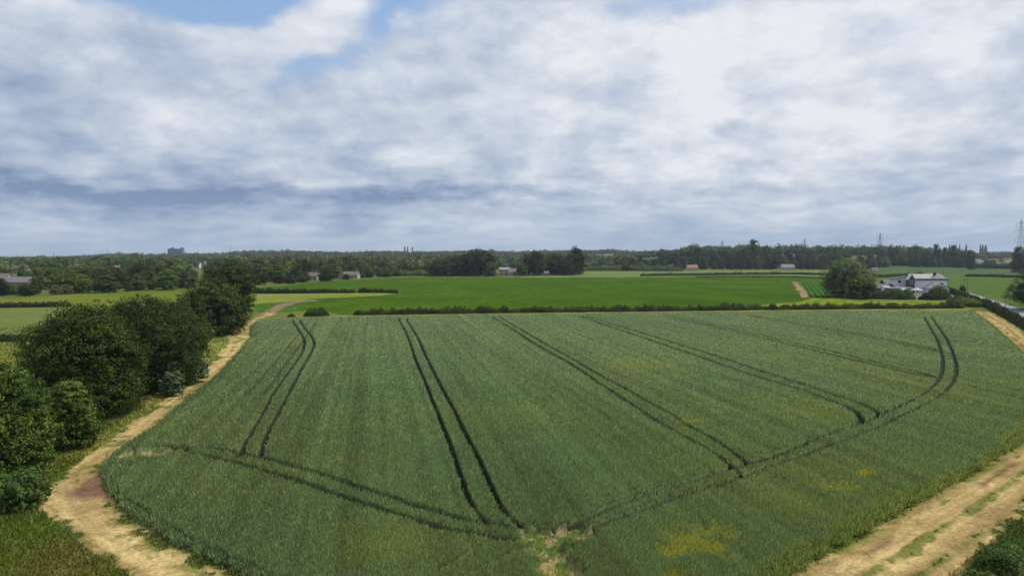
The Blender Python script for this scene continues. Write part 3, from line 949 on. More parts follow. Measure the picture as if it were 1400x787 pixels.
# ------------------------------------------------------------------ grass and weeds
def build_grass():
    rng = np.random.default_rng(17)
    n = 330000
    px = rng.uniform(-60, 1500, n); py = rng.uniform(440, 860, n)
    s, co = math.sin(PITCH), math.cos(PITCH)
    cy_ = (393.5 - py) / F
    t = CAMH / (s - cy_ * co)
    x = (px - 700) / F * t; y = (co + cy_ * s) * t
    a = ~inpoly(x, y, [tuple(p) for p in WHEAT]) & (np.hypot(x, y) < 190)
    x, y = x[a], y[a]
    road = dline(x, y, ROAD_C) < 3.3
    x, y = x[~road], y[~road]
    col, kid = ground_colours(x, y)
    green = (col[:, 1] > col[:, 0] * 1.02)
    r = rng.uniform(0, 1, len(x))
    keep = np.where(kid == 12, np.where(green, r < 0.9, False), r < 0.95)
    keep &= (kid != 8)
    x, y, col, kid = x[keep], y[keep], col[keep], kid[keep]
    n = len(x)
    dist = np.hypot(x, y)
    f = fbm(x * 0.4, y * 0.4, 3, 81)
    w = np.maximum(0.03, 0.0010 * dist) * rng.uniform(0.6, 1.3, n)
    ln = rng.uniform(0.10, 0.30, n) * (0.5 + f) * np.where(kid == 12, 0.35, 0.85)
    an = rng.uniform(0, math.pi, n)
    lx, ly = rng.normal(0, 0.09, n) * ln * 4, rng.normal(0, 0.09, n) * ln * 4
    ca, sa = np.cos(an) * w, np.sin(an) * w
    z0 = -0.08 + terrain(x, y); z1 = z0 + ln + 0.07
    v = np.empty((n, 4, 3))
    v[:, 0] = np.stack([x - ca, y - sa, z0], 1); v[:, 1] = np.stack([x + ca, y + sa, z0], 1)
    v[:, 2] = np.stack([x + ca * 0.3 + lx, y + sa * 0.3 + ly, z1], 1); v[:, 3] = np.stack([x - ca * 0.3 + lx, y - sa * 0.3 + ly, z1 - .02], 1)
    rv = rng.uniform(0.65, 1.45, n)[:, None]
    c = np.repeat(np.clip(col * rv, 0.004, 0.7), 4, 0)
    me = quadmesh('grass', v.reshape(-1, 3), np.arange(n * 4).reshape(n, 4), c)
    tag(link('grass', me, M['wheat']), 'rough grass and weeds along the straw track', 'grass', kind='stuff')

# ------------------------------------------------------------------ foliage
def ico(sub=2):
    import bmesh
    bm = bmesh.new(); bmesh.ops.create_icosphere(bm, subdivisions=sub, radius=1.0)
    v = np.array([p.co[:] for p in bm.verts]); f = np.array([[q.index for q in p.verts] for p in bm.faces])
    bm.free()
    return v, f
ICO1, ICO2, ICO3 = ico(1), ico(2), ico(3)

def nrm(v): return v / np.maximum(np.linalg.norm(v, axis=1), 1e-9)[:, None]

def leaves(P, Nn, size, rng, flat=0.55):
    n = len(P)
    Nn = nrm(Nn + rng.normal(0, flat, (n, 3)))
    r = nrm(np.cross(Nn, rng.normal(0, 1, (n, 3))))
    b = np.cross(Nn, r)
    s = (size * rng.uniform(0.6, 1.35, n))[:, None]
    fold = Nn * s * 0.18
    v = np.empty((n, 4, 3))
    v[:, 0] = P - r * s * 0.5 - fold; v[:, 1] = P - b * s * 0.34
    v[:, 2] = P + r * s * 0.5 - fold; v[:, 3] = P + b * s * 0.34
    return v.reshape(-1, 3)

def crown_mesh(name, lobes, n, leaf, clump, col, col2, rng, core=0.63, per=26, mode='round'):
    """leaf-clump crown: lobes = [(cx,cy,cz,rx,ry,rz)]; clumps sit on and inside the lobes"""
    lobes = np.array(lobes, float)
    area = (lobes[:, 3] * lobes[:, 4] + lobes[:, 3] * lobes[:, 5] + lobes[:, 4] * lobes[:, 5])
    nk = max(4, n // per)
    which = rng.choice(len(lobes), nk, p=area / area.sum())
    dirs = nrm(rng.normal(0, 1, (nk, 3)))
    Lb = lobes[which]
    rad = np.where(rng.uniform(0, 1, nk) < 0.75, rng.uniform(0.88, 1.16, nk), rng.uniform(0.55, 0.88, nk))
    rad = np.where(rng.uniform(0, 1, nk) < 0.07, rad * rng.uniform(1.05, 1.28, nk), rad)[:, None]
    ltint = rng.uniform(0.74, 1.28, (len(lobes), 1)) * np.array([1, 1, 1]) + rng.normal(0, 0.07, (len(lobes), 3)) * np.array([1.2, 0.3, 0.6])
    ltint = np.clip(ltint, 0.55, 1.5)[which]
    C = Lb[:, :3] + dirs * Lb[:, 3:] * rad
    keep = np.ones(nk, bool)
    for l in lobes:
        q = (((C - l[:3]) / l[3:]) ** 2).sum(1)
        keep &= q > 0.42
    keep &= C[:, 2] > 0.15
    C, dirs, ltint = C[keep], dirs[keep], ltint[keep]
    nk = len(C)
    cs = clump * rng.uniform(0.5, 1.5, nk)
    idx = np.repeat(np.arange(nk), per)
    off = nrm(rng.normal(0, 1, (len(idx), 3))) * (rng.uniform(0, 1, len(idx)) ** 0.45)[:, None]
    off[:, 2] *= 0.62
    P = C[idx] + off * cs[idx][:, None]
    Nn = off * 1.1 + dirs[idx] * 0.6 + np.array([0, 0, 0.35])
    V = leaves(P, Nn, leaf, rng, 0.30)
    ct = rng.uniform(0, 1, nk)[idx][:, None]
    lc = (col * (1 - ct) + col2 * ct) * rng.uniform(0.86, 1.16, len(idx))[:, None] * ltint[idx] * rng.uniform(0.72, 1.25, nk)[idx][:, None]
    Cc = np.repeat(lc, 4, 0)
    Q = np.arange(len(V)).reshape(-1, 4)
    parts_v, parts_q, parts_c = [V], [Q], [Cc]
    nv = len(V)
    iv, if_ = ICO3 if n > 20000 else ICO2
    for l in lobes:
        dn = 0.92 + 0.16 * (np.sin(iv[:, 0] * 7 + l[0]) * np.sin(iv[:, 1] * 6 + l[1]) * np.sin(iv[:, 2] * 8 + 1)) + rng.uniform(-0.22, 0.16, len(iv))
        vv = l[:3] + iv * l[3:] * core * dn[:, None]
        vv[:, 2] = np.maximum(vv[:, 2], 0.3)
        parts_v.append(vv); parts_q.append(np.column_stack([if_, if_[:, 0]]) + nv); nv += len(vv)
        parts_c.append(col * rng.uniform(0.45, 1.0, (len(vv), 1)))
    V = np.vstack(parts_v); C_ = np.clip(np.vstack(parts_c), 0.002, 0.6)
    nl = len(parts_q[0])
    me = bpy.data.meshes.new(name)
    quads = parts_q[0]; tris = np.vstack(parts_q[1:])[:, :3] if len(parts_q) > 1 else np.zeros((0, 3), int)
    me.vertices.add(len(V)); me.vertices.foreach_set('co', V.astype(np.float32).ravel())
    me.loops.add(quads.size + tris.size)
    me.loops.foreach_set('vertex_index', np.concatenate([quads.ravel(), tris.ravel()]).astype(np.int32))
    me.polygons.add(nl + len(tris))
    me.polygons.foreach_set('loop_start', np.concatenate([np.arange(nl) * 4, quads.size + np.arange(len(tris)) * 3]).astype(np.int32))
    me.polygons.foreach_set('loop_total', np.concatenate([np.full(nl, 4), np.full(len(tris), 3)]).astype(np.int32))
    a = me.attributes.new('col', 'FLOAT_COLOR', 'POINT')
    c4 = np.ones((len(V), 4), np.float32); c4[:, :3] = C_
    a.data.foreach_set('color', c4.ravel())
    me.update(calc_edges=True)
    return me

def round_lobes(r, h, rng, n=9, base=0.12, squash=1.0):
    """lobes of a broad crown of radius r, total height h, standing on z=0"""
    lob = [(0, 0, h * 0.55, r * 0.72, r * 0.72, h * 0.40)]
    if base < 0.08:
        for k in range(max(5, n - 3)):
            a = 2 * math.pi * (k + rng.uniform(-.3, .3)) / max(5, n - 3)
            s = r * rng.uniform(0.40, 0.52)
            lob.append((math.cos(a) * r * 0.46, math.sin(a) * r * 0.46, h * rng.uniform(0.20, 0.27), s, s, h * 0.24))
    for k in range(n):
        a = 2 * math.pi * (k + rng.uniform(-.3, .3)) / n
        zz = rng.uniform(0.32, 0.66)
        rr = r * rng.uniform(0.45, 0.62)
        s = r * rng.uniform(0.36, 0.52)
        lob.append((math.cos(a) * rr, math.sin(a) * rr, h * zz, s, s, min(s * 0.95 * squash, h * min(zz - base, 0.4))))
    for k in range(max(3, n // 2)):
        a = rng.uniform(0, 6.28); rr = r * rng.uniform(0.0, 0.38)
        s = r * rng.uniform(0.30, 0.42)
        lob.append((math.cos(a) * rr, math.sin(a) * rr, h - s * 0.85 - rng.uniform(0, 0.10) * h, s, s, s * 0.85))
    return lob

def trunk_mb(h, r, rng, limbs=5, spread=2.5):
    mb = MB()
    top = (rng.uniform(-.3, .3), rng.uniform(-.3, .3), h * 0.55)
    mb.tube([(0, 0, -0.3), (0.05, 0, h * 0.15), (top[0] * .5, top[1] * .5, h * 0.35), top], [r * 1.35, r, r * 0.8, r * 0.5], 8)
    for k in range(limbs):
        a = 6.283 * k / limbs + rng.uniform(-.4, .4)
        z0 = h * rng.uniform(0.18, 0.42)
        e = (math.cos(a) * spread, math.sin(a) * spread, z0 + h * rng.uniform(0.15, 0.35))
        m = (e[0] * .45, e[1] * .45, z0 + (e[2] - z0) * 0.6)
        mb.tube([(0, 0, z0), m, e], [r * 0.5, r * 0.35, r * 0.12], 6)
    return mb

def big_tree(name, label, px, py, rpx, top, seed, leaf, n, col, col2, cat='tree', group=None, nl=10, sy=1.0, base=0.10, clump=None, depth=None):
    """a near tree: px,py = foot in the photo, rpx = crown radius and top = crown top in photo pixels"""
    x, y = G(px, py)
    if depth: x, y, _ = at(px, depth)
    k = y / F
    r = rpx * k * 0.89
    h = CAMH + (350 - top) * (y - r * 0.2) / F - float(terrain(x, y))
    rng = np.random.default_rng(seed)
    lobes = [(a, b * sy, c, d, e * sy, f) for a, b, c, d, e, f in round_lobes(r, h, rng, nl, base)]
    t = empty(name, (x, y, float(terrain(x, y))), rng.uniform(0, 6.28) if sy == 1.0 else 0)
    tag(t, label, cat, group)
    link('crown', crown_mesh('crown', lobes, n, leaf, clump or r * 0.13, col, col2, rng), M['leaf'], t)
    trunk_mb(h, max(0.18, r * 0.065), rng, 6, r * 0.5).build('trunk', M['bark'], t)
    return t

DK, DK2 = S(42, 58, 24), S(68, 84, 34)
OAK, OAK2 = S(52, 70, 26), S(82, 98, 38)
LT, LT2 = S(68, 92, 34), S(104, 126, 50)
WIL, WIL2 = S(86, 108, 74), S(118, 136, 96)

def near_trees():
    big_tree('broadleaf_tree', 'broad dark green tree cut by the left edge, nearest to the track corner', 8, 648, 66, 500, 101, 0.17, 110000, OAK, LT2, nl=12, base=0.02)
    big_tree('broadleaf_tree', 'small lighter green tree between the corner tree and the largest hedge tree', 92, 610, 44, 524, 102, 0.17, 60000, OAK, LT2, nl=9, base=0.0)
    big_tree('broadleaf_tree', 'largest dark round hedge tree at left with ragged crown beside the track', 120, 566, 86, 419, 103, 0.20, 130000, DK, OAK2, nl=13, base=0.02)
    big_tree('broadleaf_tree', 'dark spreading tree behind and right of the largest hedge tree', 200, 530, 84, 405, 104, 0.22, 80000, DK, DK2, nl=12, base=0.02)
    big_tree('broadleaf_tree', 'dark tree filling the line between the two largest hedge trees, set slightly back', 158, 530, 66, 410, 116, 0.24, 40000, DK, OAK2, nl=10, base=0.0)
    big_tree('broadleaf_tree', 'olive green tree third along the hedge line, right of the largest', 250, 500, 44, 414, 114, 0.24, 34000, OAK, OAK2, nl=9, base=0.0)
    big_tree('oak_tree', 'rounded dark oak standing where the straw track bends', 292, 457, 52, 380, 105, 0.32, 36000, DK, OAK2, nl=12, base=0.06)
    big_tree('oak_tree', 'tall dark tree behind the rounded oak at the track bend', 318, 433, 38, 355, 106, 0.38, 24000, DK, DK2, nl=10, base=0.05)
    big_tree('flowering_elder', 'small elder bush with pale cream flower heads in front of the rounded oak', 283, 460, 17, 431, 107, 0.28, 5000, S(120, 140, 72), S(190, 190, 140), 'bush', nl=5, base=0.0)
    big_tree('willow_bush', 'grey green willow bush at the foot of the left hedge trees', 262, 522, 26, 486, 108, 0.20, 8000, WIL, WIL2, 'bush', nl=6, base=0.0)
    big_tree('willow_bush', 'smaller grey green willow bush nearer along the left hedge', 236, 540, 20, 508, 109, 0.20, 6000, WIL, WIL2, 'bush', nl=6, base=0.0)
    big_tree('bramble_bush', 'low dark bramble mound below the corner tree at left edge', 20, 692, 48, 650, 110, 0.16, 16000, S(70, 92, 40), S(94, 116, 60), 'bush', nl=8, base=0.0)
    big_tree('bramble_bush', 'pale leafy bramble spray at the foot of the corner tree', 62, 632, 15, 598, 111, 0.20, 3500, LT, LT2, 'bush', nl=5, base=0.0)
    big_tree('willow_tree', 'large rounded grey green tree left of the white house', 1158, 405.5, 37, 351, 112, 0.50, 36000, S(92, 106, 68), S(120, 132, 84), nl=11, base=0.03)
    big_tree('bush', 'rounded olive bush at the foot of the large tree by the white house', 1177, 408.5, 22, 379, 113, 0.42, 14000, OAK, S(112, 124, 50), 'bush', nl=7, base=0.0)
    big_tree('oak_tree', 'spreading oak reaching into the right edge above the road', 1432, 427, 56, 366, 115, 0.30, 30000, DK, OAK2, nl=11, base=0.14, depth=200)

# ------------------------------------------------------------------ hedges
def hedge(name, label, pts, w, h, leaf, dens, col, col2, seed, group=None, cat='hedge', var=0.35, mat='leaf', top=None):
    rng = np.random.default_rng(seed)
    p = np.asarray(pts, float)
    seg = np.linalg.norm(np.diff(p, axis=0), axis=1); cum = np.concatenate([[0], np.cumsum(seg)])
    Ltot = cum[-1]
    n = int(dens * Ltot)
    s = rng.uniform(0, Ltot, n)
    x = np.interp(s, cum, p[:, 0]); y = np.interp(s, cum, p[:, 1])
    tx = np.interp(s + 0.5, cum, p[:, 0]) - np.interp(s - 0.5, cum, p[:, 0])
    ty = np.interp(s + 0.5, cum, p[:, 1]) - np.interp(s - 0.5, cum, p[:, 1])
    tl = np.hypot(tx, ty) + 1e-9; nx, ny = ty / tl, -tx / tl
    hh = h * (1 - var + 2 * var * fbm(s / (h * 0.8) , s * 0, 4, seed)) * (0.72 + 0.56 * fbm(s / 9.0, s * 0 + 3, 3, seed + 5)) * (0.85 + 0.35 * vnoise(s / 0.45, s * 0, seed + 8))
    endt = np.sqrt(np.clip(np.minimum(s, Ltot - s) / (w * 0.6), 0.02, 1))
    hh = hh * endt
    a = rng.uniform(-0.12, math.pi + 0.12, n)
    rr = rng.uniform(0.75, 1.08, n) + (fbm(s / 0.9, a * 2, 2, seed + 9) - 0.5) * 0.3
    q = np.cos(a) * w * 0.5 * rr * endt; zz = np.maximum(np.sin(a), 0.02) ** 0.7 * hh * rr
    X, Y = x + nx * q, y + ny * q
    T = terrain(x, y)
    P = np.stack([X, Y, zz + T], 1)
    Nn = np.stack([nx * np.cos(a), ny * np.cos(a), np.sin(a) + 0.3], 1)
    org = np.array([p[len(p) // 2, 0], p[len(p) // 2, 1], 0])
    V = leaves(P, Nn, leaf, rng) - org
    ct = fbm(s / 2.5, a, 3, seed + 3)[:, None]
    ct = np.clip((ct - .3) * 2.5, 0, 1)
    lc = (col * (1 - ct) + col2 * ct) * rng.uniform(0.7, 1.35, n)[:, None]
    cols = np.repeat(lc, 4, 0)
    # inner mass
    ns = max(2, int(Ltot / max(w * 0.5, 1.0)))
    st = np.linspace(0, Ltot, ns)
    cx = np.interp(st, cum, p[:, 0]); cy = np.interp(st, cum, p[:, 1])
    gx = np.gradient(cx); gy = np.gradient(cy); gl = np.hypot(gx, gy) + 1e-9; mx, my = gy / gl, -gx / gl
    hc = h * (1 - var + 2 * var * fbm(st / (h * 0.8), st * 0, 4, seed)) * (0.72 + 0.56 * fbm(st / 9.0, st * 0 + 3, 3, seed + 5)) * 0.72
    et = np.sqrt(np.clip(np.minimum(st, Ltot - st) / (w * 0.6), 0.05, 1)); hc = hc * et
    prof = [(-0.42, 0.0), (-0.38, 0.6), (-0.18, 0.97), (0.18, 0.97), (0.38, 0.6), (0.42, 0.0)]
    tz = terrain(cx, cy)
    K = np.stack([np.stack([cx + mx * w * a_ * et - org[0], cy + my * w * a_ * et - org[1], tz + hc * b_ - 0.05], 1) for a_, b_ in prof], 1)
    m = len(prof)
    kq = []
    for i in range(ns - 1):
        for j in range(m - 1):
            kq.append((i * m + j, i * m + j + 1, (i + 1) * m + j + 1, (i + 1) * m + j))
    kq = np.array(kq) + len(V)
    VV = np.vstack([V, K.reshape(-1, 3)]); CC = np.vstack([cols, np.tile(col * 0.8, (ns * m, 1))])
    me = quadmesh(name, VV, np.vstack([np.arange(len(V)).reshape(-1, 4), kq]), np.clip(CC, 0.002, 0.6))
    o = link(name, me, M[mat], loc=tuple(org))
    tag(o, label, cat, group)
    return o

def hedges():
    H1, H2 = S(48, 64, 26), S(82, 98, 42)
    hedge('hedgerow', 'long dark field hedge separating the wheat from the bright green field', W([(483, 430.5), (560, 429.3), (700, 427.3), (850, 425.6), (1000, 423.8), (1160, 422), (1250, 421.5), (1318, 421)]), 2.3, 1.35, 0.27, 300, H1, H2, 201, var=0.65)
    hedge('hedgerow', 'short hedge block left of the gap in the field hedge', W([(415, 432.3), (432, 432), (450, 431.3)]), 3.0, 1.9, 0.30, 300, H1, H2, 202, var=0.3)
    hedge('field_bush', 'low bush at the left end of the field hedge', W([(393, 433), (404, 432.7)]), 2.4, 1.2, 0.28, 260, H1, H2, 203, cat='bush')
    hin = HEDGE_R_IN
    c = offset(hin, -1.25)
    hedge('hedgerow', 'bushy roadside hedge between the straw track and the road', c[2:30], 2.0, 1.05, 0.22, 420, S(84, 100, 46), S(118, 130, 66), 204, var=0.4)
    hedge('hedgerow', 'dark bramble hedge in the bottom right corner beside the road', offset(hin, -2.3)[30:], 2.4, 1.6, 0.12, 2600, S(64, 86, 36), S(98, 116, 52), 214, var=0.45)
    hedge('hedgerow', 'thick leafy hedge clump at the far corner of the wheat', W([(1298, 414), (1316, 416), (1334, 420)]), 6.0, 2.3, 0.34, 700, S(74, 96, 42), S(104, 124, 58), 205)
    ro = offset(ROAD_C[3:], 4.4)
    hedge('hedgerow', 'dark clipped hedge along the far side of the road', ro[:40], 1.6, 1.9, 0.36, 150, S(50, 60, 32), S(72, 80, 42), 206, var=0.2)
    hedge('garden_hedge', 'tall dark garden hedge in front of the white house', W([(1255, 409.5), (1275, 410), (1297, 409)]), 5.0, 3.4, 0.42, 600, S(50, 66, 32), S(80, 96, 46), 207)
    hedge('garden_hedge', 'lower garden hedge in front of the pub car park', W([(1188, 408.5), (1215, 409.2), (1252, 409.5)]), 3.8, 3.0, 0.40, 420, S(66, 88, 40), S(96, 118, 54), 208, var=0.5)
    hedge('hedgerow', 'dark straight hedge at the left edge beside the grey green field', W([(-200, 423), (-60, 421.5), (0, 420.5), (50, 419.8), (98, 419)]), 2.2, 1.45, 0.40, 110, S(44, 58, 28), S(66, 80, 36), 209, var=0.15)
    hedge('hedgerow', 'low dark hedge at left edge below the grey green field', W([(-200, 470), (-60, 467.5), (0, 466.5), (60, 465.5), (150, 464)]), 1.8, 1.2, 0.3, 150, S(50, 62, 30), S(76, 88, 40), 210, var=0.3)
    hedge('hedgerow', 'dark hedge across the near end of the far left green field', W([(345, 401), (400, 401), (450, 400.6), (486, 400.3)]), 2.2, 1.7, 0.42, 150, S(44, 60, 28), S(66, 82, 36), 211, var=0.35)
    hedge('hedgerow', 'short dark hedge length ending in open green crop', W([(489, 400.2), (520, 400.2), (545, 400.7)]), 2.2, 1.7, 0.42, 150, S(44, 60, 28), S(66, 82, 36), 212, var=0.3)
    hedge('hedgerow', 'thin dark hedge across the pale green field near the centre right', W([(875, 377.4), (940, 376.6), (1010, 375.6), (1080, 375), (1142, 376.5)]), 3.0, 1.9, 0.6, 60, S(48, 60, 30), S(70, 84, 40), 213)
    hedge('hedgerow', 'thin grassy hedge line along the top of the bright green field', W([(950, 379.2), (1020, 378.6), (1080, 379), (1135, 380.5)]), 2.0, 0.9, 0.5, 50, S(64, 78, 38), S(86, 98, 50), 215)
    hedge('hedgerow', 'long straight dark hedge in front of the right hand wood', [at(px, d)[:2] for px, d in ((1185, 880), (1260, 870), (1340, 850), (1420, 820), (1560, 800))], 6.0, 5.6, 1.0, 90, S(36, 50, 24), S(58, 74, 34), 216, var=0.25, mat='far_leaf')
    hedge('hedgerow', 'broken dark hedge line behind the white house', W([(1188, 379.5), (1215, 378.8), (1240, 377), (1262, 375.8)]), 3.0, 2.0, 0.7, 60, S(48, 62, 32), S(70, 86, 42), 217, var=0.5)
    hedge('hedgerow', 'low dark hedge between the two fields right of the white house', W([(1318, 378), (1350, 378.3), (1386, 379.5), (1440, 381)]), 3.0, 2.0, 0.6, 60, S(44, 58, 30), S(64, 80, 38), 218, var=0.3)
    hedge('scrub', 'pale green scrub band between the central clumps and the right wood', [at(px, d)[:2] for px, d in ((795, 760), (850, 745), (900, 730), (935, 720))], 16, 5.0, 1.1, 130, S(70, 94, 44), S(98, 120, 60), 219, cat='scrub', var=0.3, mat='far_leaf')
    hedge('scrub', 'light green scrub band left of the central tree clump', [at(px, d)[:2] for px, d in ((530, 545), (560, 550), (592, 555))], 10, 4.2, 0.8, 130, S(72, 96, 40), S(104, 122, 54), 220, cat='scrub', var=0.3)
    hedge('bush', 'round roadside bush beyond the road near the white house', W([(1314, 399.5), (1318, 400)]), 3.0, 3.4, 0.4, 500, S(46, 60, 30), S(70, 84, 40), 221, cat='bush', var=0.1)

# ------------------------------------------------------------------ trees further off
BLOCK = []   # (px0, px1, y_top_visible, y_bottom_visible, depth): keep what stands there in sight
def hides(x, y, r, h):
    z = float(terrain(x, y))
    px, pt = proj(x, y, z + h)
    rp = r * F / y * 0.9
    for a, b, yt, yb, d in BLOCK:
        if y < d and px + rp > a and px - rp < b and pt < yb:
            return True
    return False

def proto_set():
    ps = []
    rng = np.random.default_rng(300)
    specs = [(5.2, 11.0, DK, DK2), (5.6, 12.0, OAK, OAK2), (4.6, 12.5, S(76, 96, 44), S(98, 116, 58)), (5.0, 9.5, LT, LT2),
             (4.2, 10.5, S(84, 94, 54), S(108, 114, 68)), (4.8, 13.5, S(60, 76, 36), S(86, 102, 46))]
    for k, (r, h, a, b) in enumerate(specs):
        lob = round_lobes(r * 0.92, h, rng, 9, 0.0)
        me = crown_mesh('crown', lob, 8500, 0.42, r * 0.13, a, b, rng, per=16)
        tm = trunk_mb(h, 0.35, rng, 3, 2.0)
        ps.append((me, tm, r, h))
    return ps

def place(ps, k, x, y, s, sz, label, group, name='broadleaf_tree', tint=(1, 1, 1), cat='tree', small=True, rng=None):
    me, tm, r, h = ps[k]
    rz = (rng or random).uniform(0, 6.28)
    z = float(terrain(x, y))
    t = empty(name, (x, y, z), rz)
    tag(t, label, cat, group)
    c = bpy.data.objects.new('crown', me); COL.objects.link(c); c.parent = t
    c.scale = (s, s, sz); c.color = (*tint, 1)
    if not me.materials: me.materials.append(M['far_leaf'])
    key = 'trunk%d' % k
    if key not in TR:
        o = tm.build('trunk', M['bark'], t); TR[key] = o.data
    else:
        o = bpy.data.objects.new('trunk', TR[key]); COL.objects.link(o); o.parent = t
    o.scale = (s, s, sz)
    return t
TR = {}

def mid_trees():
    ps = proto_set()
    rng = np.random.default_rng(301)
    def one(px, base_y, rpx, top, k, label, group=None, depth=None, name='broadleaf_tree', tint=(1, 1, 1), cat='tree'):
        x, y = G(px, base_y)
        if depth: x, y, _ = at(px, depth)
        z = float(terrain(x, y))
        r = rpx * y / F; h = CAMH + (350 - top) * y / F - z
        return place(ps, k, x, y, r / ps[k][2], h / ps[k][3], label, group, name, tint, cat, rng=rng)
    def clump(px, dep, rpx, top, seed, label, g, n=17000, c=(DK * 0.6, OAK2 * 0.62)):
        y = G(px, 378)[1]
        big_tree('broadleaf_tree', label, px, 378, rpx, top, seed, 0.62, n, c[0], c[1], group=g, nl=9, base=0.0, clump=1.5, depth=dep)
    g = 'trees of the clump left of the small white house'
    clump(653, 552, 29, 340, 401, 'tallest dark tree of the clump left of the small white house', g, 26000)
    clump(622, 550, 25, 348, 402, 'middle dark tree of the clump left of the small white house', g)
    clump(603, 540, 21, 356, 403, 'lowest leftmost tree of the clump by the bright green field', g)
    clump(637, 566, 20, 347, 404, 'dark tree leaning into the tallest of the central clump', g)
    clump(670, 540, 13, 358, 405, 'small rounded tree at the right foot of the tallest clump tree', g, 5000, (OAK, LT2))
    g = 'trees right of the small white house'
    clump(713, 545, 9, 357, 406, 'small tree hugging the right side of the small white house', g, 4000, (OAK, LT2))
    clump(731, 562, 20, 343, 407, 'dark round tree just right of the small white house', g)
    clump(757, 580, 21, 346, 408, 'round tree in the middle of the clump right of the white house', g)
    clump(775, 572, 17, 352, 409, 'low dark tree in front of the tallest right clump tree', g, 12000)
    clump(787, 595, 18, 337, 410, 'tallest slim dark tree at the right end of the central clumps', g)
    # wooded belt beyond the left fields
    edge = [(-60, 257), (0, 262), (40, 272), (75, 282), (130, 295), (200, 318), (245, 330), (350, 378), (400, 395), (440, 440), (475, 480), (520, 515), (560, 540), (600, 560)]
    ex = [e[0] for e in edge]; ed = [e[1] for e in edge]
    cnt = 0
    front = 'trees along the front edge of the wooded belt'
    back = 'trees further back in the wooded belt'
    for row in range(11):
        px = -50 + rng.uniform(0, 20)
        while px < 560:
            d0 = np.interp(px, ex, ed) + 4
            d = d0 * (1 + 0.075 * row + rng.uniform(-0.02, 0.02)) + row * 3
            k = int(rng.choice([0, 1, 2, 3, 4, 5], p=[.2, .25, .2, .12, .08, .15]))
            s = rng.uniform(0.85, 1.55)
            if row == 0: s *= rng.uniform(0.55, 1.0)
            x, y, _ = at(px, d)
            r = ps[k][2] * s
            sz = s * rng.uniform(0.62, 0.95) * (0.85 if row < 2 else 0.95)
            if px > 520: sz *= 0.72
            if not hides(x, y, r, ps[k][3] * sz) and cnt < 175:
                v = rng.choice([0.7, 0.9, 1.1, 1.3, 1.6], p=[.25, .3, .25, .13, .07])
                lab = 'round broadleaf tree on the front edge of the wooded belt at left' if row == 0 else 'broadleaf tree packed inside the wooded belt beyond the left fields'
                place(ps, k, x, y, s, sz, lab, front if row == 0 else back, tint=(v * rng.uniform(.9, 1.1), v, v * rng.uniform(.85, 1.1)), rng=rng)
                cnt += 1
            px += r * F / d * rng.uniform(1.25, 1.9) * (1.0 if row < 4 else 1.25)
    one(447, 384, 14, 365, 5, 'dark round tree standing between the pale bungalow and the red gabled house', depth=440, tint=(.75, .75, .7))
    one(474, 382, 5, 374, 0, 'small dark bush between the red gable and the mauve roofed bungalow', depth=462, tint=(.8, .8, .7), cat='bush', name='bush')
    one(418, 387, 8, 371, 1, 'tree hugging the left side of the pale bungalow', depth=430, tint=(.9, .9, .8))
    one(32, 392, 9.5, 362, 3, 'silvery grey green tree above the long brick building', depth=360, tint=(1.0, 1.25, 1.9), name='silver_tree')
    one(95, 395, 9, 364, 3, 'bright yellow green tree in the middle of the left wood', depth=345, tint=(1.9, 1.45, 0.9))
    one(52, 395, 9, 364, 4, 'brownish green tree right of the long brick building', depth=335, tint=(1.35, 1.1, .9))
    one(47, 404, 11, 379, 1, 'dark round tree just right of the long brick building', depth=285, tint=(.9, .9, .9))
    one(17, 405, 8, 391, 2, 'low bush in front of the left end of the long brick building', depth=282, cat='bush', name='bush')
    one(31, 403, 9, 387, 3, 'low bush hiding the middle of the long brick building', depth=285, tint=(.9, .9, .9), cat='bush', name='bush')
    one(3, 405, 10, 380, 0, 'dark tree at the left edge in front of the long brick building', depth=275, tint=(.7, .7, .7))
    one(184, 360, 11, 345, 4, 'purple brown copper beech on the left skyline', depth=1500, tint=(0.9, 0.5, 0.75), name='copper_beech')
    # the wood at right: first ranks as single trees
    cnt = 0
    for row in range(6):
        px = 850 + rng.uniform(0, 10)
        while px < 1345:
            d = 800 + row * 34 + rng.uniform(-8, 8) - 60 * ss(900, 850, px) + 60 * ss(1170, 1220, px)
            k = int(rng.choice([0, 1, 2, 4, 5], p=[.3, .2, .15, .05, .3]))
            s = rng.uniform(1.15, 2.0) * (0.75 if row == 0 else 1.0)
            lift = 1.0 + 0.30 * ss(930, 1010, px)
            x, y, _ = at(px, d)
            if not hides(x, y, ps[k][2] * s, ps[k][3] * s * 1.1) and cnt < 105:
                v = rng.choice([0.6, 0.8, 1.0, 1.25], p=[.3, .35, .2, .15])
                place(ps, k, x, y, s, (1.0 + 0.35 * (s - 1.1) + rng.uniform(-0.25, 0.25)) * (1.12 if row else 0.85) * lift, 'dark broadleaf tree in the front ranks of the right hand wood', 'trees in the front ranks of the right wood', tint=(v, v, v * 1.05), rng=rng)
                cnt += 1
            px += ps[k][2] * s * F / d * rng.uniform(1.2, 1.9)
    one(1030, 365, 12, 326.5, 1, 'highest rounded tree crown standing above the right hand wood', depth=960, tint=(.8, .85, .8))
    one(1326, 357, 8, 341, 5, 'lone round dark tree at the right end of the wood', depth=800, tint=(.6, .6, .6))
    one(1394, 357, 13, 336, 5, 'dark rounded tree hiding the foot of the tall pylon', depth=660, tint=(.75, .75, .8))
    # lombardy poplars on the skylines
    r2 = np.random.default_rng(302)
    plob = [(0, 0, 3 + 1.55 * i, 1.7 * w, 1.7 * w, 1.6) for i, w in enumerate((.8, 1, 1.08, 1.05, .98, .88, .74, .58, .4))]
    pm = crown_mesh('crown', plob, 1500, 0.9, 0.5, S(60, 76, 48), S(80, 94, 60), r2, per=12)
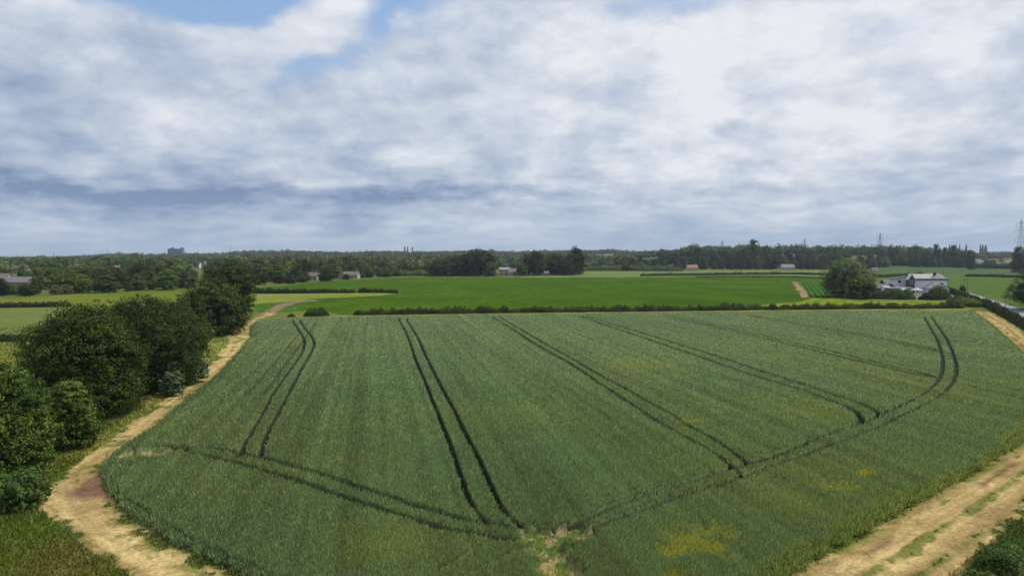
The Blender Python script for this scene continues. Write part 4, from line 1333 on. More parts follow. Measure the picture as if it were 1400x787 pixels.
    pm.materials.append(M['far_leaf'])
    tk = MB().tube([(0, 0, -.3), (0, 0, 12)], [0.45, 0.15], 6)
    tm = None
    for px, top, dep, w, lab in ((553.5, 336.5, 2200, 1.3, 'left one of two joined poplars on the centre left skyline'), (557.5, 337.2, 2210, 1.3, 'right one of two joined poplars on the centre left skyline'),
                            (564, 337.5, 2200, 1.2, 'single poplar right of the joined pair on the centre left skyline'),
                            (1297, 334.5, 1650, 1.0, 'leftmost of the row of slim poplars on the right skyline'), (1302, 334.6, 1650, 1.0, 'second poplar from the left on the right skyline'),
                            (1306, 334.3, 1650, 1.0, 'third poplar from the left on the right skyline'), (1311, 334.1, 1655, 1.0, 'fourth poplar from the left on the right skyline'),
                            (1320, 333.7, 1660, 1.2, 'lone poplar between the two poplar groups on the right skyline'),
                            (1339.5, 334, 1650, 1.1, 'left poplar of the right hand group of three'), (1342.5, 334, 1650, 1.1, 'middle poplar of the right hand group of three'),
                            (1346.5, 334.8, 1640, 1.9, 'widest poplar of the right hand group of three')):
        x, y, z = at(px, dep)
        h = CAMH + (350 - top) * dep / F - z
        t = empty('poplar_tree', (x, y, z), r2.uniform(0, 6)); tag(t, lab, 'poplar tree', 'poplars on the skyline')
        c = bpy.data.objects.new('crown', pm); COL.objects.link(c); c.parent = t; c.scale = (w * 1.2, w * 1.2, h / 17.0)
        if tm is None:
            o = tk.build('trunk', M['bark'], t); tm = o.data
        else:
            o = bpy.data.objects.new('trunk', tm); COL.objects.link(o); o.parent = t
        o.scale = (1, 1, h / 17.0)

def far_woods():
    """woods so far off that they read as one mass"""
    rng = np.random.default_rng(401)
    sph = nrm(rng.normal(0, 1, (4000, 3)))
    sets = {'left': [], 'mid': [], 'right': []}
    def row(d, p0, p1, gap, hs, key, size=1.0, skip=None):
        px = p0
        while px < p1:
            dd = d * (1 + rng.uniform(-0.02, 0.02))
            x, y, z = at(px, dd)
            r = rng.uniform(4.0, 7.5) * size; h = hs * rng.uniform(0.7, 1.15)
            h *= 0.72 + 0.62 * float(fbm(np.array([px / 14.0]), np.array([d / 90.0]), 2, 45)[0])
            if rng.uniform() < 0.04: h *= 1.3; r *= 1.2
            if not hides(x, y, r, h) and not (skip and skip(px, dd)):
                sets[key].append((x, y, z, r, h))
            px += r * F / dd * rng.uniform(1.1, 1.7)
    clear = lambda px, d: (fbm(np.array([px / 60.0]), np.array([math.log(d) * 9]), 2, 44)[0] > 0.70)
    d = 520.0
    while d < 2500:
        key = 'left'
        row(d, -160, 350, 1, 11.5 if d < 2000 else 13, 'left', skip=clear)
        if d > 610: row(d, 350, 600, 1, 12, 'left', skip=clear)
        if d > 760: row(d, 600, 860 if d < 1250 else 1000, 1, 12, 'mid', skip=clear)
        if d > 1300: row(d, 1330, 1620, 1, 12, 'right', 1.0, skip=clear)
        d *= 1.045
    for d in (1010, 1040, 1075, 1110, 1150, 1200):
        row(d, 905, 1330, 1, 15.5, 'right', 1.1)
    d = 1180.0
    for d in (830, 900, 990, 1090): row(d, 1345, 1560, 1, 5.0, 'right', 0.8, skip=lambda px, dd: dd < 850 or (fbm(np.array([px / 15.0]), np.array([dd]), 2, 4)[0] > 0.5))
    names = {'left': ('distant_woodland', 'distant wooded country covering the left skyline'),
             'mid': ('distant_woodland', 'distant hazy wooded hillside behind the central clumps'),
             'right': ('distant_woodland', 'far part of the wood and skyline trees at right')}
    for key, T in sets.items():
        T = np.array(T)
        if len(T) == 0: continue
        print('far', key, len(T))
        per = 90
        n = len(T)
        idx = np.repeat(np.arange(n), per)
        dirs = nrm(rng.normal(0, 1, (n * per, 3))); dirs[:, 2] = np.abs(dirs[:, 2]) * np.where(rng.uniform(0, 1, n * per) < .8, 1, -0.6)
        t = T[idx]
        # lumpy crown radius
        ph = rng.uniform(0, 6.28, n)[idx]
        lump = 1 + 0.22 * np.sin(3 * np.arctan2(dirs[:, 1], dirs[:, 0]) + ph) * np.cos(4 * dirs[:, 2] + ph)
        rr = (rng.uniform(0.82, 1.05, len(idx)) * lump)[:, None]
        P = np.stack([t[:, 0], t[:, 1], t[:, 2] + t[:, 4] * 0.56], 1) + dirs * np.stack([t[:, 3], t[:, 3], t[:, 4] * 0.46], 1) * rr
        V = leaves(P, dirs + np.array([0, 0, .3]), 2.3, rng, 0.45)
        base = rng.uniform(0, 1, n)[:, None]
        tc = S(62, 80, 42) * (1 - base) + S(92, 106, 50) * base
        hue = rng.uniform(0, 1, n)
        tc[hue < 0.10] = S(110, 116, 62); tc[(hue > 0.10) & (hue < 0.2)] = S(48, 62, 40)
        tc = tc * (0.88 if key != 'right' else 0.72)
        lc = tc[idx] * rng.uniform(0.7, 1.3, len(idx))[:, None]
        C = np.repeat(lc, 4, 0)
        iv, fi = ICO1
        k = len(iv)
        KV = (np.stack([T[:, 0], T[:, 1], T[:, 2] + T[:, 4] * 0.5], 1)[:, None, :] + iv[None] * np.stack([T[:, 3], T[:, 3], T[:, 4] * 0.45], 1)[:, None, :] * 0.82).reshape(-1, 3)
        KQ = (np.column_stack([fi, fi[:, 0]])[None] + (np.arange(n) * k)[:, None, None]).reshape(-1, 4)
        KC = np.repeat(tc * 0.85, k, 0)
        # leaves as one quad mesh, inner masses as triangles
        quads = np.arange(len(V)).reshape(-1, 4)
        tris = KQ[:, :3] + len(V)
        VV = np.vstack([V, KV]); CC = np.vstack([C, KC])
        me = bpy.data.meshes.new(names[key][0])
        me.vertices.add(len(VV)); me.vertices.foreach_set('co', VV.astype(np.float32).ravel())
        me.loops.add(quads.size + tris.size)
        me.loops.foreach_set('vertex_index', np.concatenate([quads.ravel(), tris.ravel()]).astype(np.int32))
        me.polygons.add(len(quads) + len(tris))
        me.polygons.foreach_set('loop_start', np.concatenate([np.arange(len(quads)) * 4, quads.size + np.arange(len(tris)) * 3]).astype(np.int32))
        me.polygons.foreach_set('loop_total', np.concatenate([np.full(len(quads), 4), np.full(len(tris), 3)]).astype(np.int32))
        a = me.attributes.new('col', 'FLOAT_COLOR', 'POINT')
        c4 = np.ones((len(VV), 4), np.float32); c4[:, :3] = np.clip(CC, .002, .6)
        a.data.foreach_set('color', c4.ravel())
        me.update(calc_edges=True)
        o = link(names[key][0], me, M['far_leaf'])
        tag(o, names[key][1], 'wood', kind='stuff')

# ------------------------------------------------------------------ buildings
def window(parent, x, y, z, w, h, face='y', frame='white', d=0.06):
    """framed window standing a little proud of its wall; face y = wall looking towards -Y, x = towards -X"""
    f = MB(); g = MB(); t = 0.08
    if face == 'y':
        f.box(x - w / 2 - t, x + w / 2 + t, y - d, y, z + h, z + h + t).box(x - w / 2 - t, x + w / 2 + t, y - d - .05, y, z - t, z)
        f.box(x - w / 2 - t, x - w / 2, y - d, y, z, z + h).box(x + w / 2, x + w / 2 + t, y - d, y, z, z + h).box(x - .03, x + .03, y - d, y, z, z + h)
        g.box(x - w / 2, x - .03, y - d + .035, y - .003, z, z + h).box(x + .03, x + w / 2, y - d + .035, y - .003, z, z + h)
    else:
        f.box(x - d, x, y - w / 2 - t, y + w / 2 + t, z + h, z + h + t).box(x - d - .05, x, y - w / 2 - t, y + w / 2 + t, z - t, z)
        f.box(x - d, x, y - w / 2 - t, y - w / 2, z, z + h).box(x - d, x, y + w / 2, y + w / 2 + t, z, z + h).box(x - d, x, y - .03, y + .03, z, z + h)
        g.box(x - d + .035, x - .003, y - w / 2, y - .03, z, z + h).box(x - d + .035, x - .003, y + .03, y + w / 2, z, z + h)
    o = f.build('window', M[frame], parent)
    g.build('pane', M['glass'], o)

def door(parent, x, y, w=0.95, h=2.05, mat='dark'):
    o = MB().box(x - w / 2, x + w / 2, y - .07, y - .003, 0, h).build('door', M[mat], parent)
    MB().box(x + w / 2 - .18, x + w / 2 - .08, y - .12, y - .07, 0.95, 1.1).build('handle', M['steel'], o)

def house(px, depth, w, dp, eave, ridge, wall, roof, label, rz=0.0, nwin=2, storeys=1, axis='x', chim=True, zoff=0.0, name='house', cat='house'):
    x, y, z = at(px, depth)
    t = empty(name, (x, y, z + zoff), rz)
    tag(t, label, cat)
    MB().gwall(-w / 2, w / 2, -dp / 2, dp / 2, -1, eave, ridge, axis).build('wall', M[wall], t)
    r = MB().gable(-w / 2, w / 2, -dp / 2, dp / 2, eave, ridge, 0.35, 0.2, axis).build('roof', M[roof], t)
    if chim:
        MB().box(w * .28, w * .28 + .9, -.4, .5, ridge - .8, ridge + 1.2).box(w * .28 + .1, w * .28 + .35, -.1, .2, ridge + 1.2, ridge + 1.6).build('chimney', M['brick'], r)
    for s in range(storeys):
        for k in range(nwin):
            wx = -w / 2 + w * (k + 0.5) / nwin
            if s == 0 and k == nwin // 2 and nwin > 1:
                door(t, wx, -dp / 2)
            else:
                window(t, wx, -dp / 2, 0.95 + 2.6 * s, 1.25, 1.1)
    return t

def buildings():
    # white public house by the road
    x, y, z = at(1272.5, 290)
    t = empty('public_house', (x, y, 0), RAD(-3)); tag(t, 'white two storey roadside pub with grey hipped roof and dark brick gable', 'pub')
    k = 290 / F
    hw = 6.9
    MB().gwall(-hw, hw, 0, 8.5, -0.3, 6.4, 8.0, 'x').build('wall', M['white'], t)
    # roof: gable on the left end, hip on the right with a raised cap
    ym = 4.25; o = .35
    v = [(-hw - o, -o, 6.32), (hw + o, -o, 6.32), (hw + o, 8.5 + o, 6.32), (-hw - o, 8.5 + o, 6.32), (-hw - o, ym, 8.15), (hw - 3.6, ym, 8.15),
         (-hw - o, -o, 6.5), (hw + o, -o, 6.5), (hw + o, 8.5 + o, 6.5), (-hw - o, 8.5 + o, 6.5), (-hw - o, ym, 8.35), (hw - 3.6, ym, 8.35)]
    f = [(6, 7, 11, 10), (7, 8, 11), (8, 9, 10, 11), (0, 4, 5, 1), (1, 5, 2), (2, 5, 4, 3), (0, 1, 7, 6), (1, 2, 8, 7), (2, 3, 9, 8), (0, 6, 10, 4), (3, 4, 10, 9)]
    r = MB().add(v, f).build('roof', M['slate'], t)
    MB().add([(hw - 6.4, -.3, 6.53), (hw + .1, -.3, 6.53), (hw - 3.2, 1.2, 8.75), (hw - 3.2, 6.0, 8.75), (hw + .1, 8, 6.53), (hw - 6.4, 8, 6.53)],
             [(0, 1, 2), (1, 4, 3, 2), (4, 5, 3), (5, 0, 2, 3), (0, 5, 4, 1)]).build('hip', M['slate'], r)
    MB().box(hw - 5.2, hw - 4.3, .6, 1.5, 6.7, 8.9).box(hw - 5.3, hw - 4.2, .5, 1.6, 8.9, 9.05).build('chimney', M['darkbrick'], r)
    MB().box(-hw - .4, hw + .4, -.48, -.36, 6.26, 5.83).build('gutter', M['dark'], t)
    for wx, wz in ((4.7, 3.4), (4.9, .9), (-5.2, .9)):
        window(t, wx, 0, wz, 1.1, 1.3)
    # dark brick end bay standing out to the left
    b = MB().gwall(-hw - 2.6, -hw - .004, -0.9, 1.4, -0.3, 6.2, 8.15, 'y').build('brick_bay', M['darkbrick'], t)
    MB().gable(-hw - 2.6, -hw - .01, -0.9, 1.3, 6.25, 8.2, .18, .16, 'y').build('verge', M['white'], b)
    window(t, -hw - 1.3, -.9, 4.3, 1.0, 1.4); window(t, -hw - 1.3, -.9, 1.2, 1.0, 1.4)
    # white rear wing with lean-to roof
    wg = MB()
    wa, wb = -hw - 6.2, -hw - .35
    wg.add([(wa, 4, -.3), (wb, 4, -.3), (wb, 7.5, -.3), (wa, 7.5, -.3), (wa, 4, 5.9), (wb, 4, 7.1), (wb, 7.5, 7.1), (wa, 7.5, 5.9)],
           [(0, 1, 5, 4), (1, 2, 6, 5), (2, 3, 7, 6), (3, 0, 4, 7), (4, 5, 6, 7), (0, 3, 2, 1)])
    wg.build('rear_wing', M['white'], t)
    MB().add([(wa - .4, 3.7, 5.83), (wb, 3.7, 7.13), (wb, 7.8, 7.13), (wa - .4, 7.8, 5.83), (wa - .4, 3.7, 6.05), (wb, 3.7, 7.35), (wb, 7.8, 7.35), (wa - .4, 7.8, 6.05)],
             [(0, 1, 5, 4), (1, 2, 6, 5), (2, 3, 7, 6), (3, 0, 4, 7), (4, 5, 6, 7), (0, 3, 2, 1)]).build('wing_roof', M['darkslate'], t)
    window(t, -hw - 3.9, 4, 4.6, 1.2, .9, frame='dark')
    # single storey gabled extension in front
    MB().gwall(-2.8, 4.6, -5.5, -.004, -.3, 2.4, 4.6, 'y').build('extension', M['white'], t)
    MB().gable(-2.8, 4.6, -5.5, -.35, 2.45, 4.65, .3, .2, 'y').build('extension_roof', M['slate'], t)
    # outbuildings
    house(1219, 304, 7.5, 5, 3.6, 5.4, 'darkbrick', 'darkslate', 'dark brick outbuilding with dark slate roof left of the white pub', nwin=2, chim=False, name='outbuilding', cat='outbuilding')
    house(1200, 296, 13, 5, 2.2, 3.8, 'wood', 'darkslate', 'long low dark shed behind the car park hedge', nwin=3, chim=False, name='shed', cat='shed')
    house(1211, 291, 2.4, 2.2, 2.6, 3.2, 'white', 'slate', 'small white kiosk beside the dark shed', nwin=1, chim=False, name='kiosk', cat='kiosk')
    # flat roofed single storey range in front of the rear wing
    x, y, z = at(1229, 282)
    t = empty('flat_roofed_annex', (x, y, 0)); tag(t, 'flat roofed dark annex with pale roof edge below the white wing', 'annex')
    MB().box(-4.6, 4.6, -2, 2, -.2, 2.7).build('wall', M['wood'], t)
    MB().box(-4.9, 4.9, -2.3, 2.3, 2.7, 3.05).build('roof', M['offwhite'], t)
    for wx in (-3, 0, 3): window(t, wx, -2, 1.0, 1.4, 1.1)
    # garden parasols
    for i, (px, dep, s, lab) in enumerate(((1236, 272, 1.0, 'smaller pale garden parasol left of the brick bay'), (1254, 271, 1.35, 'larger pale garden parasol right of the brick bay'))):
        x, y, z = at(px, dep)
        t = empty('parasol', (x, y, 0)); tag(t, lab, 'parasol', 'garden parasols in front of the pub')
        v = [(0, 0, 3.5)] + [(math.cos(a * math.pi / 4) * 1.75 * s, math.sin(a * math.pi / 4) * 1.75 * s, 2.55) for a in range(8)] + [(0, 0, 3.42)] + [(math.cos(a * math.pi / 4) * 1.75 * s, math.sin(a * math.pi / 4) * 1.75 * s, 2.40) for a in range(8)]
        f = [(0, 1 + a, 1 + (a + 1) % 8) for a in range(8)] + [(9, 10 + (a + 1) % 8, 10 + a) for a in range(8)] + [(1 + a, 10 + a, 10 + (a + 1) % 8, 1 + (a + 1) % 8) for a in range(8)]
        MB().add(v, f).build('canopy', M['canvas'], t)
        MB().bar((0, 0, 0), (0, 0, 3.45), .05, .05, 8).build('pole', M['wood'], t)
        MB().box(-.4, .4, -.4, .4, 0, .1).build('base', M['concrete'], t)
    # small white house in the middle distance
    x, y, z = at(689, 565)
    t = empty('house', (x, y, z)); tag(t, 'small white two storey house between the two central tree clumps', 'house')
    MB().gwall(-3.8, 3.8, -4, 4, -.5, 4.9, 6.6, 'x').build('wall', M['offwhite'], t)
    r = MB().gable(-3.8, 3.8, -4, 4, 4.9, 6.6, .3, .2).build('roof', M['slate'], t)
    MB().box(-2.6, -1.8, -.4, .4, 6.2, 7.9).build('chimney', M['offwhite'], r)
    for wx in (-2.2, 2.2): window(t, wx, -4, 3.2, 1.2, 1.1); 
    window(t, -2.2, -4, .9, 1.3, 1.2); door(t, 1.9, -4)
    MB().gwall(3.85, 7.4, -3.5, 2.5, -.5, 2.6, 4.0, 'x').build('side_wing', M['offwhite'], t)
    MB().gable(3.9, 7.2, -3.5, 2.5, 2.63, 4.05, .2, .16).build('side_wing_roof', M['browntile'], t)
    MB().box(-13, -4.4, -5.2, -4.8, -.3, 1.6).build('yard_wall', M['offwhite'], t)
    house(703, 572, 12, 8, 3.2, 5.6, 'brick', 'browntile', 'low brown tiled farm building with tall pale chimney beside the small white house', nwin=3, chim=False)
    t = bpy.data.objects.get('house.001')
    MB().box(-5.6, -4.9, -2.8, -2.1, 2.9, 7.6).build('chimney', M['offwhite'], t)
    house(747, 556, 3.6, 4, 2.2, 3.6, 'wood', 'browntile', 'tiny brown hut in the gap of the clump right of the white house', nwin=1, chim=False, name='hut', cat='hut')
    # left: long brick building in the trees
    house(22, 330, 15.5, 9, 3.5, 5.9, 'brick', 'greyroof', 'long low brick building with grey roof at the far left edge', nwin=6, chim=False, rz=RAD(3), name='brick_building', cat='building')
    for px, dep, w, dp, e, rg, wall, roof, lab, rz, ax in (
            (427, 455, 7, 6, 2.9, 5.0, 'offwhite', 'browntile', 'pale bungalow with brown roof left of the dark roadside tree', .1, 'x'),
            (440, 465, 4, 5, 2.6, 4.2, 'white', 'greyroof', 'tiny white outhouse beside the pale bungalow', 0, 'x'),
            (467, 470, 4.6, 7, 3.0, 5.6, 'brick', 'tile', 'small house with red tiled gable at the edge of the wood', .2, 'y'),
            (481, 485, 10, 7, 2.7, 5.0, 'offwhite', 'browntile', 'bungalow with mauve brown roof right of the red gable', -.1, 'x'),
            (262, 905, 5.5, 8, 4.8, 7.6, 'offwhite', 'browntile', 'white gabled house at the left of the white houses in the wood', .2, 'y'),
            (271, 915, 8, 7, 4.4, 7.8, 'white', 'darkslate', 'white house with dark roof in the middle of the houses in the wood', -.2, 'x'),
            (280, 900, 6, 8, 5.0, 8.6, 'offwhite', 'greyroof', 'cream gabled house at the right of the houses in the wood', .1, 'y'),
            (287, 930, 8, 7, 4.4, 7.6, 'offwhite', 'browntile', 'cream house with brown roof behind the gabled pair in the wood', 0, 'x'),
            (160, 700, 7, 7, 3.5, 6.5, 'brick', 'tile', 'orange tiled roof showing between the left wood tree tops', .1, 'x'),
            (28, 640, 13, 8, 4, 6.2, 'brick', 'greyroof', 'grey roofed building high in the left wood behind the silver tree', 0, 'x'),
            (108, 760, 15, 8, 3.5, 6.6, 'brick', 'greyroof', 'long grey roof in the left wood under the tall mast', 0, 'x'),
            (5, 350, 6, 7, 4.5, 7.0, 'offwhite', 'browntile', 'cream house partly hidden at the left edge above the brick building', 0, 'x'),
            (153, 360, 6, 6, 3.2, 5.6, 'offwhite', 'browntile', 'cream and brown cottage half hidden in the left wood', 0, 'x'),
            (946, 745, 11, 8, 3.6, 6.4, 'offwhite', 'tile', 'white cottage with red tiled roof before the right wood', 0, 'x'),
            (917, 745, 7, 7, 3.6, 6.6, 'brick', 'browntile', 'brown tiled cottage left of the red roofed one', .2, 'y'),
            (1076, 775, 14, 9, 3.5, 6.6, 'offwhite', 'greyroof', 'grey roofed farm building at the foot of the right wood', 0, 'x'),
            (1338, 905, 8, 6, 6.0, 7.5, 'white', 'greyroof', 'small white building past the right end of the wood', 0, 'x'),
            (1382, 900, 22, 9, 5.5, 8.0, 'offwhite', 'browntile', 'long pale barn with brown roof at the right edge', 0.05, 'x'),
            (1395, 910, 9, 9, 7.0, 10.0, 'offwhite', 'greyroof', 'pale gabled farmhouse behind the long barn at the right edge', 0, 'y'),
            (818, 1500, 12, 9, 5, 8, 'white', 'greyroof', 'tiny white house on the far hillside, left one of two', 0, 'x'),
            (832, 1540, 24, 9, 5, 8, 'offwhite', 'greyroof', 'long pale house on the far hillside, right one of two', 0, 'x')):
        house(px, dep, w, dp, e, rg, wall, roof, lab, rz, nwin=2 if w < 9 else 4, axis=ax, chim=w > 6 and dep < 950, storeys=2 if e > 4.3 else 1)
    # tower block on the skyline
    dep = 2450
    x, y, z = at(241.5, dep)
    top = CAMH + (350 - 340.3) * dep / F - z
    t = empty('tower_block', (x, y, z)); tag(t, 'blue grey slab tower block on the left skyline', 'tower block')
    w = 52
    MB().box(-w / 2, w / 2, -9, 9, -2, top).build('wall', M['cladding'], t)
    MB().box(-w / 2 + 10, -w / 2 + 18, -5, 5, top, top + 5.5).build('plant_room', M['cladding'], t)
    MB().box(w / 2 - 9, w / 2 - 1, -5, 5, top, top + 5).build('plant_room', M['cladding'], t)
    MB().box(-w / 2 - .5, w / 2 + .5, -9.5, 9.5, top, top + .9).build('parapet', M['dark'], t)
    for i in range(6):
        zz = top - 3.2 - i * 3.4
        if zz < 3: break
        MB().box(-w / 2 + 1.5, w / 2 - 1.5, -9.15, -9.01, zz, zz + 1.6).build('window_band', M['glass'], t)
    # caravan / lorry parked at the field edge
    x, y, z = at(1196, 765)
    t = empty('white_caravan', (x, y, z)); tag(t, 'white caravan parked by the far hedge right of the large tree', 'caravan')
    MB().box(-3, 3, -1.1, 1.1, .5, 2.6).box(-2.7, 2.7, -.9, .9, 2.6, 2.85).build('body', M['white'], t)
    MB().box(-2.2, -.4, -1.16, -1.11, 1.4, 2.1).box(.4, 2.2, -1.16, -1.11, 1.4, 2.1).build('window', M['glass'], t)
    MB().bar((0, -1.1, .35), (0, -.85, .35), .35, .35, 12).build('wheel', M['rubber'], t)
    x, y, z = at(1188, 690)
    t = empty('blue_container', (x, y, z)); tag(t, 'blue grey metal container beside the large grey green tree', 'container')
    MB().box(-3, 3, -1.2, 1.2, 0, 2.6).build('body', M['cladding'], t)
    c = MB()
    for i in range(12): c.box(-2.9 + i * .5, -2.7 + i * .5, -1.26, -1.203, .15, 2.45)
    c.build('rib', M['cladding'], t)

def car(px, dep, mat, label, rz):
    x, y, z = at(px, dep)
    t = empty('parked_car', (x, y, 0), rz); tag(t, label, 'car', 'cars parked beside the pub')
    pr = [(-2.1, .35), (-2.15, .8), (-1.3, .95), (-.6, 1.42), (.9, 1.45), (1.6, 1.0), (2.1, .9), (2.15, .4)]
    n = len(pr)
    v = [(a, -.85, b) for a, b in pr] + [(a, .85, b) for a, b in pr]
    MB().add(v, [tuple(range(n)), tuple(range(2 * n - 1, n - 1, -1))] + [(i, i + n, (i + 1) % n + n, (i + 1) % n) for i in range(n)]).build('body', M[mat], t)
    MB().add([(-1.1, -.87, 1.0), (-.55, -.87, 1.36), (.85, -.87, 1.38), (1.4, -.87, 1.02), (-1.1, -.852, 1.0), (-.55, -.852, 1.36), (.85, -.852, 1.38), (1.4, -.852, 1.02)],
             [(0, 1, 2, 3), (7, 6, 5, 4), (0, 4, 5, 1), (1, 5, 6, 2), (2, 6, 7, 3), (3, 7, 4, 0)]).build('window', M['glass'], t)
    for wx in (-1.35, 1.35):
        for wy in (-.88, .70):
            MB().bar((wx, wy, .32), (wx, wy + .18, .32), .32, .32, 14).build('wheel', M['rubber'], t)

def pylon(px, top, dep, label, rz):
    x, y, z = at(px, dep)
    h = CAMH + (350 - top) * dep / F - z
    t = empty('electricity_pylon', (x, y, z), rz); tag(t, label, 'pylon', 'pylons of the power line')
    th = 0.00009 * dep + 0.05
    def hw(s): return 3.4 * (1 - s) ** 1.25 + 0.7 * (1 - s * 0.6)
    lv = [0, .16, .30, .42, .53, .62, .70, .78, .86, .93]
    for sx, sy in ((1, 1), (-1, 1), (-1, -1), (1, -1)):
        pts = [(sx * hw(s), sy * hw(s), h * s) for s in lv] + [(0, 0, h)]
        MB().tube(pts, [th] * len(pts), 4).build('leg', M['steel'], t)
    br = MB()
    for s0, s1 in zip(lv[:-1], lv[1:]):
        a, b = hw(s0), hw(s1)
        c0 = [(a, a, h * s0), (-a, a, h * s0), (-a, -a, h * s0), (a, -a, h * s0)]
        c1 = [(b, b, h * s1), (-b, b, h * s1), (-b, -b, h * s1), (b, -b, h * s1)]
        for i in range(4):
            j = (i + 1) % 4
            br.bar(c0[i], c1[j], th * .6); br.bar(c0[j], c1[i], th * .6); br.bar(c1[i], c1[j], th * .6)
    br.build('bracing', M['steel'], t)
    ends = []
    for s, L_ in ((.62, 5.6), (.76, 7.6), (.90, 5.2)):
        w = hw(s)
        for sg in (-1, 1):
            e = (sg * (w + L_), 0, h * s)
            m = MB()
            for yy in (-w, w):
                m.bar((sg * w, yy, h * s), e, th * .8); m.bar((sg * w * .9, yy, h * s + 2.2), e, th * .7)
            for q in (.3, .6):
                m.bar((sg * (w + L_ * q), w * (1 - q), h * s), (sg * (w + L_ * q), 0, h * s + 2.2 * (1 - q)), th * .5)
            a = m.build('cross_arm', M['steel'], t)
            MB().bar(e, (e[0], 0, e[2] - 3.0), th * .9).build('insulator', M['wire'], a)
            ends.append((e[0], 0, e[2] - 3.0))
    c, s_ = math.cos(rz), math.sin(rz)
    return [(x + p[0] * c, y + p[0] * s_, z + p[2]) for p in ends] + [(x, y, z + h)]

def street_things():
    # road with verge kerb edging and centre line
    def ribbon(c, w0, w1, z, name, mat, kind, label=None, step=1):
        l, r = offset(c, w0), offset(c, w1)
        n = len(c)
        rows = []
        for q in np.linspace(0, 1, 5):
            p = l * (1 - q) + r * q
            rows.append(np.column_stack([p, terrain(p[:, 0], p[:, 1]) + z]))
        V = np.stack(rows, 1).reshape(-1, 3)
        i = np.arange(n * 5).reshape(n, 5)
        Q = np.stack([i[:-1, :-1], i[:-1, 1:], i[1:, 1:], i[1:, :-1]], -1).reshape(-1, 4)
        o = link(name, quadmesh(name, V, Q), M[mat]); tag(o, label, kind=kind)
        return o
    ribbon(ROAD_C, -2.9, 2.9, 0.07, 'road', 'asphalt', 'structure')
    mb = MB()
    P = ROAD_C
    seg = np.linalg.norm(np.diff(P, axis=0), axis=1); cum = np.concatenate([[0], np.cumsum(seg)])
    s = 0.0
    while s + 2 < cum[-1]:
        a = np.array([np.interp(s, cum, P[:, 0]), np.interp(s, cum, P[:, 1])]); b = np.array([np.interp(s + 2, cum, P[:, 0]), np.interp(s + 2, cum, P[:, 1])])
        t = (b - a) / np.linalg.norm(b - a); nn = np.array([t[1], -t[0]]) * .06
        v = [(*(a - nn), .078), (*(a + nn), .078), (*(b + nn), .078), (*(b - nn), .078)]
        mb.add(v, [(0, 1, 2, 3)]); s += 6
    tag(mb.build('road_markings', M['paint']), kind='structure')
    for sg, nm in ((-3.05, 'kerb'), (3.05, 'kerb')):
        m = MB(); c = offset(ROAD_C, sg)
        for a, b in zip(c[:-1], c[1:]):
            t = (b - a) / np.linalg.norm(b - a); nn = np.array([t[1], -t[0]]) * .075
            v = [(*(p), zz) for zz in (-.05, .17) for p in (a - nn, a + nn, b + nn, b - nn)]
            m.add(v, [(0, 3, 2, 1), (4, 5, 6, 7), (0, 1, 5, 4), (1, 2, 6, 5), (2, 3, 7, 6), (3, 0, 4, 7)])
        tag(m.build(nm, M['concrete']), kind='structure')
    # poles
    for px, dep, top, lamp, lab, nm in ((1376.5, 205, 399.5, True, 'slim lamp post standing by the road below the oak branches', 'lamp_post'),
                                    (1323.5, 272, 379.5, False, 'taller of two wooden poles by the road near the pub', 'telegraph_pole'),
                                    (1318.5, 290, 381, False, 'shorter of two wooden poles by the road near the pub', 'telegraph_pole'),
                                    (1289.5, 420, 367, False, 'wooden pole in the field behind the pub roof', 'telegraph_pole')):
        x, y, z = at(px, dep)
        h = CAMH + (350 - top) * dep / F
        t = empty(nm, (x, y, 0)); tag(t, lab, 'lamp post' if lamp else 'pole', None if lamp else 'wooden poles near the pub')
        MB().bar((0, 0, -.2), (0, 0, h), .10, .07, 8).build('pole', M['steel' if lamp else 'wood'], t)
        if lamp:
            MB().tube([(0, 0, h - .05), (-.35, 0, h + .05), (-.7, 0, h + .05)], [.05, .04, .04], 6).build('arm', M['steel'], t)
            MB().box(-1.15, -.65, -.12, .12, h - .02, h + .12).build('lamp_head', M['steel'], t)
        else:
            MB().box(-.7, .7, -.06, .06, h - .6, h - .48).build('cross_arm', M['wood'], t)
            for q in (-.6, .6): MB().bar((q, 0, h - .48), (q, 0, h - .3), .05, .04, 6).build('insulator', M['whitecar'], t)
    car(1208, 276, 'greycar', 'dark grey car parked beside the low shed', RAD(-12))
    car(1202.5, 271.5, 'silver', 'silver car parked nearest the garden hedge', RAD(-4))
    car(1214.5, 270.5, 'whitecar', 'white car parked in front of the flat roofed annex', RAD(4))
    # masts on the left skyline
    for px, top, dep, w, lab in ((73.7, 344.5, 1700, .55, 'short thick mast on the far left skyline'), (148, 334.8, 1700, .45, 'tall white tipped mast on the left skyline'),
                              (168, 335, 1900, .30, 'slim grey mast right of the white tipped one'), (271, 336.5, 2200, .35, 'slim mast just right of the tower block'),
                              (293.5, 338, 2300, .25, 'faint thin mast between the tower block mast and the taller one'), (315.7, 332.8, 2200, .40, 'tallest thin mast right of the tower block')):
        x, y, z = at(px, dep); h = CAMH + (350 - top) * dep / F - z
        t = empty('radio_mast', (x, y, z)); tag(t, lab, 'mast', 'masts on the left skyline')
        MB().bar((0, 0, 0), (0, 0, h * .82), w * 1.3, w, 6).build('pole', M['steel'], t)
        MB().bar((0, 0, h * .82), (0, 0, h), w * 1.6, w * .8, 6).build('antenna', M['white' if px == 148 else 'steel'], t)
    A = pylon(1394, 298.5, 700, 'large steel pylon at the right edge of the skyline', RAD(8))
    B = pylon(1202, 318.5, 1250, 'steel pylon rising behind the middle of the right hand wood', RAD(10))
    C = pylon(1099, 325.5, 1700, 'small faint pylon top above the right hand wood', RAD(12))
    D = pylon(987, 328.3, 1900, 'smallest distant pylon above the left part of the right hand wood', RAD(14))
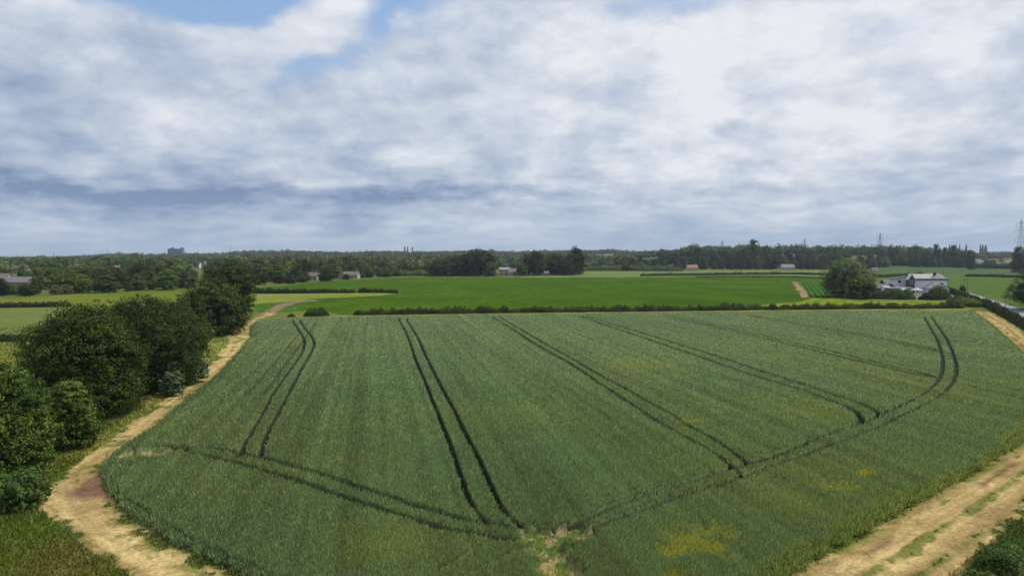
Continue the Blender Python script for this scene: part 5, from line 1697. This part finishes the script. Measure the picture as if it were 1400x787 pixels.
    E = [(p[0] + 330, p[1] - 480, p[2]) for p in A]
    def wires(P, Q, sag, r, lab):
        t = MB()
        for a, b in zip(P, Q):
            a, b = np.array(a), np.array(b)
            pts = [a * (1 - q) + b * q - np.array([0, 0, sag * 4 * q * (1 - q)]) for q in np.linspace(0, 1, 17)]
            t.tube(pts, [r] * 17, 3)
        tag(t.build('power_line', M['wire']), lab, 'power line', 'sagging power line spans')
    wires(A, B, 9, .06, 'power line span between the large right pylon and the next one')
    wires(B, D, 9, .07, 'power line span running behind the right wood to the smallest pylon')
    wires(A, E, 9, .05, 'power line span leaving the large pylon at the right edge')

# ------------------------------------------------------------------ haze
def haze():
    me = bpy.data.meshes.new('haze')
    x, y0, y1, z0, z1 = 5200, -300, 4200, -16.0, 110
    mb = MB().box(-x, x, y0, y1, z0, z1)
    o = mb.build('haze', None)
    o.data.materials.clear()
    m = bpy.data.materials.new('haze'); m.use_nodes = True
    nt = m.node_tree; nt.nodes.clear()
    out = nt.nodes.new('ShaderNodeOutputMaterial'); v = nt.nodes.new('ShaderNodeVolumePrincipled')
    v.inputs['Density'].default_value = HAZE_D
    v.inputs['Color'].default_value = (0.72, 0.84, 1.0, 1)
    v.inputs['Anisotropy'].default_value = 0.2
    nt.links.new(v.outputs[0], out.inputs['Volume'])
    o.data.materials.append(m)
    tag(o, kind='stuff')
HAZE_D = 0.00009

# ------------------------------------------------------------------ build
import time as _t
_t0 = _t.time()
def lap(s): print('%-10s %.1fs' % (s, _t.time() - _t0))
BLOCK += [(12, 24, 379, 392, 330), (39, 43, 379, 388, 330), (232, 252, 338, 345, 2450), (262, 265, 363, 365, 905), (271, 274, 361, 363, 915), (280, 283, 359, 361, 900), (423, 429, 373, 378, 455), (464, 470, 375, 380, 480), (477, 486, 373, 376, 480),
          (155, 165, 358.5, 362, 700), (20, 36, 362.5, 366, 640), (100, 112, 357.5, 360.5, 760), (0, 6, 375, 380, 350), (938, 956, 359, 364, 745), (913, 920, 357, 361, 745), (1068, 1085, 357, 362, 775),
          (1333, 1343, 354, 357, 900), (1368, 1400, 352, 357, 900), (1182, 1201, 358, 368, 770), (812, 822, 345, 348, 1500), (824, 838, 347, 350, 1540)]
build_ground(); lap('ground')
street_things(); lap('street')
buildings(); lap('buildings')
build_wheat(); lap('wheat')
build_grass(); lap('grass')
near_trees(); lap('near trees')
hedges(); lap('hedges')
mid_trees(); lap('mid trees')
far_woods(); lap('far woods')
haze(); lap('haze')
